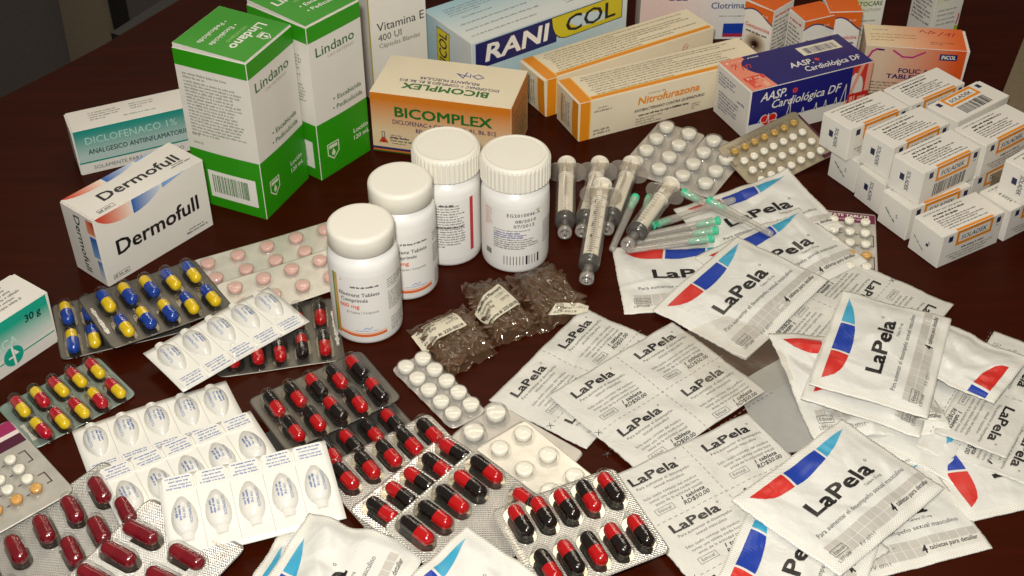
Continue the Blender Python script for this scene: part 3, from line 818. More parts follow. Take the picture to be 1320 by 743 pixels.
eye_box('orange topped eye drop carton showing a brown eye picture', 190.5, 883.5, 0.80, 26, 25, 58, 11, 10, True, 'left')
eye_box('orange topped eye drop carton in the middle of the three, just behind the navy box', 212.0, 873.5, 0.414, 27, 21, 55, 12, 10, False)
eye_box('orange topped eye drop carton nearest the peach folic acid box', 232.0, 884.0, 0.06, 24, 24, 57, 13, 13, False)

# ---- ear drop cartons at the very back
def ear_box(label, x, y, yaw, seed):
    w, d, h = 27, 27, 66
    c = Carton('ear_drop_carton', label, 'medicine box', x, y, yaw, w, d, h, group='ear drop cartons at the back', seed=seed)
    g0, g1 = rgb(168, 178, 30), rgb(222, 222, 206)
    k = c.face('front'); k.rect(.2, 30, w-.4, h-30.2, None, 0, 6, 6, grad=lambda a, b: mixc(g1, g0, 1.3*b*(1.15-a)-.1))
    k.text('OTOCARE', 3, 43, 3.6, DGREEN, w=w-5, bold=.012, layer=2); k.text('SOLUTION', 7, 38.5, 2.2, GREY, w=w-10, layer=2)
    for i in range(4): k.fine(4, 30-4*i, w-9, 1.3, GREY)
    k.line([(w-3, 16), (w-2, 20), (w-2.2, 24)], 1.3, rgb(190, 50, 40), 2); k.rect(w-4, .3, 3.6, 14, rgb(160, 180, 40), 1)
    k = c.face('left'); k.text('OTOCARE', 3, 52, 3.2, NAVY, w=w-6, layer=2)
    for i in range(10): k.fine(3, 46-3.2*i, (w-6)*rnd.choice((1, .9, .7)), 1.6, DK)
    c.finish()
ear_box('Otocare ear drop carton behind the orange eye drop boxes', 255.5, 920, 0.12, 14)
ear_box('Otocare ear drop carton with green corner, rightmost at the back', 325, 935, 0.42, 15)

# ---- clotrimazole carton at the back, vitamin carton behind the lotion box
w, d, h = 92, 30, 39
c = Carton('cream_tube_carton', 'pale pink and white Clotrimazol carton behind the long cream boxes', 'medicine box', 100, 947, 0.02, w, d, h, seed=16)
k = c.face('front'); k.rect(.2, .2, w-.4, h-.4, None, 0, 10, 2, grad=lambda a, b: mixc(rgb(222, 196, 186), rgb(222, 220, 214), (a-.25)*2))
k.text('GEL', 20, h-5, 6, NAVY, w=16, bold=.01, layer=2)
k.text('Clotrimazol', 55, h-12, 5.2, rgb(50, 66, 120), w=34, bold=.01, layer=2); k.fine(62, h-19, 26, 1, GREY)
k.rect(66, h-34, 25.7, 9, BLUE, 1); k.rect(66, h-37, 25.7, 3, rgb(170, 40, 70), 1)
c.finish()
w, d, h = 46, 24, 112
c = Carton('vitamin_carton', 'tall plain white Vitamina E carton standing behind the lotion carton', 'medicine box', -100, 850, 0.60, w, d, h, seed=17)
k = c.face('front')
k.text('Vitamina E', 5, 58, 6.4, BLACK, w=39, layer=2); k.text('400 UI', 5.5, 50, 5.2, DK, w=19, layer=2); k.text('Cápsulas Blandas', 6, 44.5, 3.6, GREY, w=34, layer=2)
k.fine(24, h-5, 12, 1.6, GREY)
k = c.face('left'); k.rect(d-2.2, .3, 2, h-.6, rgb(206, 190, 70), 0)
c.finish()

# ---- topical cream carton at the left edge
w, d, h = 110, 30, 36
c = Carton('topical_cream_carton', 'teal and white topical cream carton marked 30 g at the left edge', 'medicine box', -329.6, 498.3, 0.942, w, d, h, seed=18)
k = c.face('front'); TQ = rgb(20, 158, 132)
k.rect(.2, 12, w-.4, h-12.2, None, 0, 12, 8, grad=lambda a, b: mixc(rgb(206, 214, 204), TQ, b*1.6-.15))
k.text('CREMA TÓPICA', 30, 17.5, 5.6, rgb(190, 222, 208), w=56, layer=2)
k.text('30 g', 93.5, 26, 4.6, rgb(16, 40, 40), w=11, bold=.02, shear=.1, layer=2)
k.disc(81, 10.2, 6.6, TQ, 2, 26); k.rect(80.4, 3.5, 1.4, 13.4, WHITE, 3, 1, 2); k.rect(77.5, 9.2, 4, 1.2, WHITE, 3, 1, 1); k.poly([(82, 10.4), (85, 10.4), (82, 14.5)], WHITE, 3)
k.rect(87.8, 8.6, w-88.2, .9, TQ, 1); k.rect(.3, 8.6, 74, .9, TQ, 1)
k = c.face('top')
for i in range(6): k.fine(70+rnd.uniform(0, 2), d-6-3.4*i, 34*rnd.choice((1, .9, .8)), 1.7, GREY)
for i in range(6): k.fine(30, d-6-3.4*i, 34*rnd.choice((1, .9, .8)), 1.7, GREY)
c.flap('right', lift=.5, tilt=1.5)
c.finish()

# ---- stack of small Soladek cartons
SW, SD, SH = 52.2, 25.5, 24.5
SO = rgb(224, 138, 22); SQ = rgb(34, 40, 74); TX = rgb(92, 86, 78)
def soladek(label, x, y, yaw, z, seed, front='lines', end='name', bars=False, rx=0.0):
    c = Carton('vitamin_ampoule_carton', label, 'medicine box', x, y, yaw, SW, SD, SH, z, group='small white and orange Soladek cartons', seed=seed, bulge=.35, rx=rx)
    k = c.face('top')
    k.fine(4, SD-3.6, 36, 1.0, TX)
    k.fine(9, SD-7.0, 30, 1.5, rgb(60, 54, 50), bold=True)
    k.fine(7, SD-10, 22, 1.4, rgb(60, 54, 50), bold=True)
    for i in range(4): k.fine(7, SD-12.6-2.0*i, 36*rnd.choice((1, .95, .8)), 1.1, TX)
    k.fine(9, SD-21, 36, 1.0, TX)
    k.rect(12, .3, 31, 1.9, SO, 0)
    k = c.face('front')
    k.rect(12, SH-2.2, 31, 2.0, SO, 0); k.frame(12, SH-11.2, 31, 11.0, 2.2, SO, 0)
    k.text('SOLADEK', 16, SH-7.6, 3.3, rgb(54, 58, 74), w=22, shear=.2, bold=.008, layer=2)
    for px in (5.2, 46.2): k.rect(px, SH-6.4, 3.6, 4.2, SQ, 1)
    k.fine(46.5, SH-8.6, 3, .8, TX)
    if bars: k.bars(12, 2.5, 30, 9.5, rgb(40, 36, 36), 2)
    else:
        k.fine(18, 9.6, 20, 1.4, rgb(54, 50, 50), bold=True)
        for i in range(3): k.fine(6+3*i, 7.0-2.2*i, 40-6*i, 1.1, TX)
    c.flap('left', lift=.25, tilt=.25)
    k = c.face('left')
    if end == 'name':
        k.text('SOLADEK', 13.2, 20.0, 3.0, rgb(48, 58, 74), w=14.5, rot=-math.pi/2, bold=.008, layer=2); k.rect(8.2, 11.5, 3.6, 4.6, SQ, 2)
    elif end == 'green':
        k.fine(5, 14, 13, 1.4, rgb(40, 110, 90), rot=-.6, bold=True); k.text('S', 15, 12, 2.6, SQ, layer=2)
    else:
        k.fine(3, 12, 12, 1.2, rgb(70, 90, 90), rot=-.6); k.text('S', 15.5, 12.5, 2.6, SQ, layer=2); k.rect(14, 11, 2, 2, SQ, 2)
    c.finish()
soladek('white Soladek carton in front of its stack, alone at the lower front', 264.4, 655.8, .534, 0, 21, end='cut')
soladek('bottom row Soladek carton tucked behind the front one with green print on its end', 251.0, 684.4, .534, 0, 22, end='green')
soladek('bottom row Soladek carton third from the front, name up its end', 240.6, 711.6, .50, 0, 23)
soladek('bottom row Soladek carton at the far left end of the stack', 228.8, 737.2, .56, 0, 24, end='green')
soladek('bottom row Soladek carton at the right under the one cut by the photo edge', 313.6, 683.4, .60, 0, 25)
soladek('bottom row Soladek carton glimpsed in the gap behind the barcode one', 299.4, 719.0, .60, 0, 26)
soladek('bottom row Soladek carton hidden under the back of the stack', 279.0, 752.0, .60, 0, 36)
soladek('upper Soladek carton with barcode facing front, directly on the front pair', 255.7, 688.8, .603, 24.6, 27, bars=True)
soladek('upper Soladek carton behind the barcode one, only its orange stripe clear', 243.0, 717.4, .60, 24.6, 28)
soladek('upper Soladek carton at the left end next to the pill card', 219.9, 738.5, .585, 24.6, 29)
soladek('upper Soladek carton at the right with orange frame half out of sight', 302.6, 719.6, .64, 24.6, 30)
soladek('upper Soladek carton farthest back, touching the folic acid box', 266.2, 768.6, .60, 24.6, 31)
soladek('Soladek carton at the photo right edge, raised on another', 325.9, 684.2, .68, 24.6, 32, bars=True)
# one lies on its back: barcode side up
c = Carton('vitamin_ampoule_carton', 'Soladek carton lying on its back with barcode side up', 'medicine box', 291.8, 748.2, .655, SW, SD, SH, 24.6, group='small white and orange Soladek cartons', seed=33, bulge=.35)
k = c.face('top')
k.frame(11, SD-11.5, 31, 10.5, 2.2, SO, 0); k.text('SOLADEK', 15, SD-8.2, 3.3, rgb(54, 58, 74), w=22, shear=.2, bold=.008, layer=2)
for px in (4.4, 45.4): k.rect(px, SD-7, 3.6, 4.2, SQ, 1)
k.bars(13, 3, 28, 9, rgb(40, 36, 36), 2)
c.flap('right', lift=.5, tilt=2.0); c.flap('left', lift=.25, tilt=.2)
c.finish()

# ---- grey document folder standing at the right edge of the table
t = thing('paper_stack', 'grey brown stack of ribbed pages at the far right table edge', 'paper stack', (370, 870, 0), (0, 0, R(64)))
m = MB()
for i in range(16): m.box(-150, -150+rnd.uniform(-.5, .5), i*1.25, 60, rnd.uniform(-1.0, 0.2), i*1.25+1.05)
m.build('pages', M['folder'], t)
m = MB(); m.box(-152, -152, 20, 62, .6, 20.8); m.build('cover', M['folder'], t)
# ------------------------------------------------------------------ blister packs
def stadium(L, W, n, grow=0.0):
    """outline of a capsule-shaped pocket, long axis y"""
    r = W/2+grow; a = max(0, (L-W)/2); pts = []
    h = n//2
    for i in range(h+1):
        t = math.pi*i/h; pts.append((r*math.cos(t), a+r*math.sin(t)))
    for i in range(h+1):
        t = math.pi+math.pi*i/h; pts.append((r*math.cos(t), -a+r*math.sin(t)))
    return pts
def pocket(L, W, H, n=20, flare=0.7, levels=None):
    levels = levels or [(flare, 0.06), (0.0, 0.45), (-0.12, H*.35), (-0.45, H*.62), (-1.05, H*.84), (-1.9, H*.96), (-W*.5+.25, H)]
    m = MB(); rings = [stadium(L, W, n, g) for g, z in levels]; k = len(rings[0]); vs = []; fs = []
    for (g, z), rg in zip(levels, rings): vs += [(x, y, z) for x, y in rg]
    for q in range(len(levels)-1):
        for i in range(k):
            j = (i+1) % k; fs.append((q*k+i, q*k+j, (q+1)*k+j, (q+1)*k+i))
    fs.append(tuple((len(levels)-1)*k+i for i in range(k)))
    return m.add(vs, fs, 0, True)
def capsule_half(L, r, sgn, y0):
    """closed half of a capsule along y, from y0 to the rounded end"""
    prof = [(r, y0)]; e = L/2-r
    for i in range(9):
        t = math.pi/2*i/8; prof.append((r*math.cos(t)+1e-5, sgn*(e+r*math.sin(t))))
    m = MB(); m.lathe(prof, 18, axis='y', cap=False); return m

def rounded_rect(w, d, r, n=5):
    pts = []
    for cx, cy, a0 in ((w/2-r, d/2-r, 0), (-w/2+r, d/2-r, 90), (-w/2+r, -d/2+r, 180), (w/2-r, -d/2+r, 270)):
        for i in range(n+1):
            t = R(a0+90*i/n); pts.append((cx+r*math.cos(t), cy+r*math.sin(t)))
    return pts
def card_mesh(w, d, r, th, bend, mat, holes=None):
    """thin card with rounded corners, slightly bent: fine strips so that the bend and the foil read"""
    m = MB(); nu, nv = 16, 10
    def P(u, v, z):
        x, y = (u-.5)*w, (v-.5)*d
        # pull the corners in to round them
        ax, ay = abs(x)-(w/2-r), abs(y)-(d/2-r)
        if ax > 0 and ay > 0:
            q = math.hypot(ax, ay); mx = max(ax, ay)
            f = mx/q
            x = math.copysign(w/2-r+ax*f, x); y = math.copysign(d/2-r+ay*f, y)
        return (x, y, z+bend(x, y))
    us = [0, .012, .03, .06]+[.06+.88*i/12 for i in range(1, 12)]+[.94, .97, .988, 1]
    vs_ = [0, .02, .05, .1]+[.1+.8*i/8 for i in range(1, 8)]+[.9, .95, .98, 1]
    a, b = len(us), len(vs_); V = []; F = []
    for z in (th, 0.0):
        for v in vs_:
            for u in us: V.append(P(u, v, z))
    for k in (0, 1):
        for j in range(b-1):
            for i in range(a-1):
                q = k*a*b+j*a+i; f = (q, q+1, q+a+1, q+a); F.append(f if k == 0 else f[::-1])
    rim = [i for i in range(a)]+[a*j+a-1 for j in range(1, b)]+[a*(b-1)+i for i in range(a-2, -1, -1)]+[a*j for j in range(b-2, 0, -1)]
    n = a*b
    for p, q in zip(rim, rim[1:]+rim[:1]): F.append((p+n, q+n, q, p))
    m.add(V, F, 0, True)
    return m
_mesh = {}
def shared(key, fn):
    if key not in _mesh: _mesh[key] = fn()
    return _mesh[key]
KIND = {'KR': ('cap_red', 'cap_black'), 'BY': ('cap_yellow', 'cap_blue'), 'RY': ('cap_yellow', 'cap_crimson'), 'BU': ('cap_burg2', 'cap_burg')}
def capsule_meshes(kind, L, r):
    b, c = KIND[kind]
    body = shared(('body', kind, L, r), lambda: capsule_half(L, r*.955, -1, .03*L).mesh('capsule', M[b]))
    cap = shared(('cap', kind, L, r), lambda: capsule_half(L, r, 1, -.03*L).mesh('capsule_cap', M[c]))
    return body, cap

def blister(label, x, y, yaw, w, d, z, kind, rows, grid, foilm, r=4.0, L=19.6, cr=3.65, rx=0.0, ry=0.0, group=None, bend=0.6, rib=True, emboss=None, skew=0.0, along='y', PL=None, PW=None, seed=1):
    """capsule blister; rows: strings listed far row first, 'a' = coloured cap end away from the camera, 'b' = towards, '.' = empty
    grid = (gx, dx, gy, dy): first column, pitch, near row, row pitch"""
    q = random.Random(seed)
    ph = q.uniform(0, 6)
    bf = lambda X, Y: bend*(X/w*2)**2*.6 + bend*.35*math.sin(X*.09+ph)*math.cos(Y*.1)
    t = thing('capsule_blister', label, 'blister pack', (x, y, z), (rx, ry, yaw), group)
    card_mesh(w, d, r, .35, bf, None).build('foil_backing', M[foilm], t)
    gx, dx, gy, dy = grid
    body, cap = capsule_meshes(kind, L, cr)
    PL = PL or L+3.4; PW = PW or 2*cr+2.4
    pk = shared(('pk', PL, PW, cr), lambda: pocket(PL, PW, 2*cr+1.0).mesh('blister_pocket', M['bubble']))
    fm = 'floor_bright' if foilm in ('foil_hatch', 'foil_fine') else 'floor_dark'
    fo = shared(('floor', PL, PW, fm), lambda: (lambda o_: MB().add([(a_, b_, 0) for a_, b_ in o_], [tuple(range(len(o_)))]))(stadium(PL, PW, 20, .1)).mesh('pocket_floor', M[fm]))
    n = len(rows)
    for j, row in enumerate(rows):
        for i, ch in enumerate(row):
            if ch == '.': continue
            X, Y = gx+dx*i, gy+dy*(n-1-j)
            zz = bf(X, Y)+.35
            a0 = (0 if along == 'y' else -math.pi/2)+skew
            a = a0+q.uniform(-.05, .05)
            link('blister_pocket', pk, t, (X, Y, zz-.04), a0)
            link('pocket_floor', fo, t, (X, Y, zz+.10), a0)
            o = link('capsule', body, t, (X+q.uniform(-.2, .2), Y-q.uniform(.2, .8), zz+cr+.12), a+(0 if ch == 'a' else math.pi))
            link('capsule_cap', cap, o)
    if emboss:
        ex, ey, el, er = emboss; e = MB(); p = -el/2
        while p < el/2:
            sw = q.uniform(.7, 1.5); hh = q.uniform(1.2, 2.6)
            b_ = MB().box(p, -hh/2, 0, p+sw, hh/2, .55+q.uniform(0, .25)); e.add(b_.v, b_.f)
            p += sw+q.uniform(.3, .9)
        e.build('embossed_lot_code', M['foil_silver'], t, (ex, ey, .35+bf(ex, ey)), er)
    return t

G1 = 'blue and yellow capsule blisters'
blister('blue and yellow capsule blister with only its left end showing, underneath', -233, 607.8, .371, 75, 53, .5, 'BY', ['bb...', 'ba...'], (-29.1, 12.0, -15.5, 26.5), 'foil_grey', group=G1, seed=2)
blister('full blue and yellow capsule blister on top, embossed along its left end', -212.2, 612.6, .618, 75, 54, 8, 'BY', ['abbaa', 'abbaa'], (-25.1, 13.5, -14.2, 26), 'foil_grey', group=G1, rx=.03, ry=.06, emboss=(-34, 0, 26, math.pi/2), seed=3)
blister('red and yellow capsule blister on greenish foil at the left', -246.2, 536.2, .750, 62, 43.5, .5, 'RY', ['abaaa', 'baaba'], (-22.0, 11.4, -11.9, 22.4), 'foil_green', L=17.6, cr=3.25, emboss=(-27.5, -8, 14, math.pi/2), seed=4)
G2 = 'red and black capsule blisters'
blister('red and black capsule blister partly under the small white ovule strip', -136.9, 590.9, .211, 72.5, 57.5, .5, 'KR', ['aaaaa', 'aaaba'], (-25.7, 12.9, -15.5, 27.5), 'foil_grey', group=G2, emboss=(33.5, 0, 30, math.pi/2), seed=5)
blister('red and black capsule blister in the middle, mostly covered by the one above it', -93.5, 512.5, .636, 72, 46, .4, 'KR', ['.....', 'babab'], (-26, 13, -13, 22), 'foil_grey', group=G2, seed=6)
blister('grey backed red and black capsule blister right below the first white bottle', -102.4, 530.6, .610, 71, 46, 7.5, 'KR', ['aabab', 'aabab'], (-26.1, 12.9, -12.4, 21.2), 'foil_grey', group=G2, rx=.04, seed=7)
# the four knurled silver ones in the foreground
def at(x00, y00, yaw, gx, gy, off): # centre of a pack from the place of its first near pocket
    u = (math.cos(yaw), math.sin(yaw)); v = (-u[1], u[0])
    return x00-gx*u[0]-gy*v[0], y00-gx*u[1]-gy*v[1]
HG = (-26.5, 13.3, -14.8, 29)
X, Y = at(-68.7, 450.6, .648, HG[0]-.3, HG[2], 0)
blister('knurled silver red and black blister farthest back, all five clear capsules black end up', X, Y, .648, 71, 59, 4, 'KR', ['aaaaa', '.....'], HG, 'foil_hatch', group=G2, L=20.6, cr=3.95, bend=.3, emboss=(33, 14, 22, math.pi/2), seed=8)
X, Y = at(-42.9, 428.8, .860, HG[0], HG[2], 0)
blister('knurled silver red and black blister, second of the fanned silver ones, showing three red tops', X, Y, .860, 71, 59, 7.5, 'KR', ['abbab', '.....'], HG, 'foil_hatch', group=G2, L=20.6, cr=3.95, bend=.3, seed=9)
X, Y = at(-24.9, 411.0, .883, -26, -14.4, 0)
blister('bright silver red and black blister with a glare, just before the fanned pair', X, Y, .883, 69, 57, 12.5, 'KR', ['aaaba', '....b'], (-26, 12.95, -14.4, 28.5), 'foil_hatch', group=G2, L=20.6, cr=3.95, bend=.3, rx=.15, seed=10)
X, Y = at(16.5, 407.0, .441, -25, -14.8, 0)
blister('knurled silver red and black blister nearest the camera with all ten capsules in view', X, Y, .441, 69, 59, 15, 'KR', ['bbbab', 'ababb'], (-25, 12.5, -14.8, 29.6), 'foil_hatch', group=G2, L=20.6, cr=3.95, bend=.3, rx=.03, emboss=(-32, 4, 24, math.pi/2), seed=11)
G3 = 'burgundy capsule blisters'
blister('burgundy capsule blister at the left under the pill card', -222, 430, -.679, 58, 100, 4, 'BU', ['aa', 'aa', 'aa', 'a.', 'aa', 'aa'], (-11.5, 20.9, -48.5, 16.5), 'foil_fine', group=G3, L=18.4, cr=4.15, along='x', skew=-.30, emboss=(8, 43.5, 20, 0), PL=21, PW=10, ry=.05, seed=12)
blister('burgundy capsule blister in front with a shiny embossed strip along its end', -181.5, 400.5, -.530, 62, 100, 7, 'BU', ['aa', 'aa', 'aa', 'aa', 'aa', 'aa'], (-16.5, 29.0, -50.5, 15.8), 'foil_fine', group=G3, L=20.6, cr=4.15, along='x', emboss=(11, 44, 26, 0), PL=23.6, PW=10.2, ry=.02, seed=13)

# ---- tablet packs
def tablets(label, x, y, yaw, w, d, z, nx, ny, grid, foilm, tab, r=4.6, h=3.6, PW=11.2, H=5.6, lift=1.2, rx=0.0, ry=0.0, group=None, skip=(), bend=.6, name='tablet_blister', alt=None, bubble='bubble_tab', seed=1, flat=False, corner=4.0):
    q = random.Random(seed)
    bf = lambda X, Y: bend*(X/w*2)**2*.5 + bend*.3*math.sin(X*.1+seed)*math.cos(Y*.1)
    t = thing(name, label, 'blister pack', (x, y, z), (rx, ry, yaw), group)
    card_mesh(w, d, corner, .35, bf, None).build('foil_backing', M[foilm], t)
    gx, dx, gy, dy = grid
    lv = None if flat else [(.9, .06), (.0, .5), (-.25, H*.5), (-.45, H*.82), (-.8, H*.95), (-1.5, H), (-PW*.5+.2, H+.05)]
    pk = shared(('tp', PW, H, flat, bubble), lambda: pocket(PW, PW, H, n=24, levels=lv).mesh('blister_pocket', M[bubble]))
    def tab_mesh(mat):
        e = .5; return MB().lathe([(.01, 0), (r-e, .0), (r, e), (r, h-e), (r-e*.5, h-.12), (r-e*1.6, h), (.01, h+.12)], 24, cap=False).mesh('tablet', M[mat])
    for j in range(ny):
        for i in range(nx):
            if (i, j) in skip: continue
            mt = alt(i, j) if alt else tab
            X, Y = gx+dx*i, gy+dy*j; zz = bf(X, Y)+.35
            link('blister_pocket', pk, t, (X, Y, zz-.03))
            tm = shared(('tab', mt, r, h), lambda: tab_mesh(mt))
            link('tablet', tm, t, (X+q.uniform(-.2, .2), Y+q.uniform(-.2, .2), zz+lift), q.uniform(0, 6), rot=(q.uniform(-.04, .04), q.uniform(-.04, .04), 0))
    return t
G4 = 'white tablet blisters'
tablets('white tablet blister with ten tablets just below the brown pod bag', -41.4, 545.0, .642, 23.5, 61, 1, 2, 5, (-5.9, 11.9, -23.4, 11.7), 'foil_tab', 'tablet', group=G4, seed=2)
X, Y = at(-20.5, 509.3, .887, -9.3, 22, 0)
tablets('clear white tablet blister peeking out between the ten tablet one and the silver sheet', X, Y, .887, 37, 64, .4, 2, 4, (-9.3, 18.7, -38, 20), 'foil_tab', 'tablet', r=5.4, h=3.8, PW=14, H=6.2, group=G4, seed=3, skip=[(i, j) for i in (0, 1) for j in (0, 1, 2)])
X, Y = at(32.5, 447.0, .692, -8.2, -30.6, 0)
tablets('larger silver tablet blister running under the front red and black pack', X, Y, .692, 34, 82, 5.5, 2, 4, (-8.2, 16.4, -30.6, 20.4), 'foil_silver', 'tablet', r=4.7, h=3.4, PW=12, H=4.6, lift=.4, flat=True, group=G4, rx=-.03, bend=.9, seed=4, bubble='bubble')
X, Y = at(85.0, 768.0, -.513, -8.7, -25.2, 0)
tablets('white tablet blister behind the syringes, left of the two', X, Y, -.513, 36, 70, .6, 2, 4, (-8.7, 17.4, -25.2, 16.8), 'foil_tab', 'tablet', r=5.1, h=4.2, PW=13, H=6.4, group=G4, seed=5)
X, Y = at(115.2, 750.8, -.542, -8.4, -25, 0)
tablets('white tablet blister behind the syringes, reaching under the amber pill card', X+.3, Y+.3, -.542, 35, 70, .6, 2, 4, (-8.4, 16.8, -25, 16.7), 'foil_tab', 'tablet', r=5.1, h=4.2, PW=13, H=6.4, group=G4, seed=6)
G5 = 'pink tablet blisters'
X, Y = at(-181.7, 642.3, .476, -38.6, -8.1, 0)
tablets('silver blister of pink tablets lying behind the other pink one', X, Y, .476, 97, 36, .6, 5, 2, (-38.6, 19.3, -8.1, 16.2), 'foil_silver', 'pink', r=4.4, h=3.0, PW=10.6, H=4.4, lift=.5, group=G5, bend=.8, corner=5, bubble='bubble', seed=7)
X, Y = at(-159.0, 612.7, .505, -36.8, -9, 0)
tablets('silver blister of pink tablets in front, partly under the white ovule strip', X, Y, .505, 93, 38, 4.5, 5, 2, (-36.8, 18.4, -9, 17.4), 'foil_silver', 'pink', r=4.4, h=3.0, PW=10.6, H=4.4, lift=.5, group=G5, bend=1.0, rx=.03, corner=5, bubble='bubble', seed=8)

# ---- hormone tablet cards
MAROON = rgb(74, 18, 44); MAG = rgb(150, 30, 84)
def card_print(t, rects, lines=(), z=.4, texts=()):
    k = Ink()
    for r_ in rects: k.rect(*r_)
    for pts, wd, c_ in lines: k.line(pts, wd, c_, 2)
    for a in texts: k.text(*a[0], **a[1])
    k.build('printing', lambda v, n: np.stack([v[:, 0], v[:, 1], z+n], 1), t)
# amber card leaning on the aspirin box
t = tablets('amber see-through pill card with one row of orange tablets, leaning on the navy box', 182.5, 777.5, .545, 70, 46, 7.0, 7, 4, (-26.4, 8.6, -16.5, 9.8), 'amber', 'tablet', r=2.8, h=2.6, PW=7.2, H=3.6, lift=.5, rx=.25, ry=-.12, bend=.25, bubble='bubble', name='pill_card', alt=lambda i, j: 'amber_tab' if j == 3 else 'tablet', seed=9)
card_print(t, [(33.2, -22, 1.4, 40, MAROON), (24, -22.6, 9, 3, MAROON)], [([(-31.5, 13), (-33.5, 13), (-33.5, 3), (-31.5, 3)], .5, MAROON)], .75)
q = random.Random(4); e = MB(); p = -28
while p < 26:
    sw = q.uniform(.6, 1.3); b_ = MB().box(p, 17.6, .5, p+sw, 19.6, 1.0); e.add(b_.v, b_.f); p += sw+q.uniform(.4, 1.6)
e.build('embossed_lot_code', M['amber'], t)
# card with maroon header, right
X, Y = at(212.6, 667.4, -.181, 4, -9.5, 0)
t = tablets('pill card with maroon header and white tablets, half under the sachets on the right', X, Y, -.181, 42, 76, .6, 3, 5, (-6, 10.0, -21.3, 11.8), 'cardfoil', 'tablet', r=3.1, h=2.8, PW=8.0, H=3.6, lift=.4, flat=True, bend=.3, bubble='bubble', name='pill_card', alt=lambda i, j: 'orange_tab' if j == 1 else 'tablet', corner=1.5, seed=10)
card_print(t, [(-20.5, 27, 41, 9.5, rgb(112, 22, 62), 0)], [([(17, 14), (19, 14), (19, 2.5), (17, 2.5)], .6, MAROON), ([(17, -9), (19, -9), (19, -21), (17, -21)], .6, MAROON)]+[([(-2.5+dx, yy), (-.5+dx, yy)], .6, MAROON) for dx in (0, 10) for yy in (14, 2.3, -9.5)], .5,
    [(('ACETATE TABLETS', -16, 32.6, 2.5, WHITE), dict(w=33, bold=.02, layer=2)), (('(Inactive Pills)', -8, 29, 2.0, rgb(220, 190, 200)), dict(w=22, bold=.01, layer=2))])
# card with magenta and maroon header at the lower left
X, Y = at(-259.3, 481.7, .755, 24.6, 5, 0)
t = tablets('pill card with magenta header and orange tablets along its front edge at the left edge', X, Y, .755, 78, 70, 9.5, 7, 6, (-39.6, 10.7, -31, 9.0), 'cardfoil', 'tablet', r=3.0, h=2.8, PW=7.8, H=3.8, lift=.4, flat=True, bend=.3, bubble='bubble', name='pill_card', skip=[(6, 0), (6, 5), (0, 5), (1, 5), (2, 5), (3, 5), (4, 5), (5, 5)] + [(i, 0) for i in range(7)], alt=lambda i, j: 'orange_tab' if j == 1 else 'tablet', seed=11)
card_print(t, [(-38, 14.5, 76, 7.5, MAROON, 0), (-38, 22, 76, 3.2, rgb(222, 206, 200), 0), (-38, 25.2, 76, 9, MAG, 0)],
    [([(30+0, 8), (33.5, 8), (33.5, -1), (31, -1)], .6, MAROON), ([(30, -13), (33.5, -13), (33.5, -21), (31, -21)], .6, MAROON)]+[([(19.3-10.7*k, -4.0+9*j), (20.6-10.7*k, -4.0+9*j)], .6, MAROON) for k in range(3) for j in range(-2, 2)], .5)

# ---- white ovule strips
def ovule_mesh():
    m = MB(); nu, nv = 18, 12; L, W, H = 24.0, 13.0, 5.6
    def prof(s): # half width along the length, broad at the stem end, pointed at the tip
        return W/2*(max(0.0, math.sin(math.pi*min(1, s**.78)))**.62)
    V = []; F = []
    for i in range(nu+1):
        s = i/nu; y = L/2-L*s; a = max(prof(s), .15)
        for j in range(nv+1):
            t = math.pi*j/nv; V.append((a*math.cos(t), y, (a/(W/2))**.8*H*math.sin(t)**.8 if 0 < j < nv else 0))
    for i in range(nu):
        for j in range(nv): F.append((i*(nv+1)+j, i*(nv+1)+j+1, (i+1)*(nv+1)+j+1, (i+1)*(nv+1)+j))
    m.add(V, F, 0, True)
    m.grid(lambda u, v: ((u-.5)*(6.4-1.2*v)*(1 if v < .9 else .95), L/2-1.4+4.2*v, max(0.1, 2.3*math.sin(math.pi*(.12+.76*u))**.6)), 8, 3)   # stem
    return m
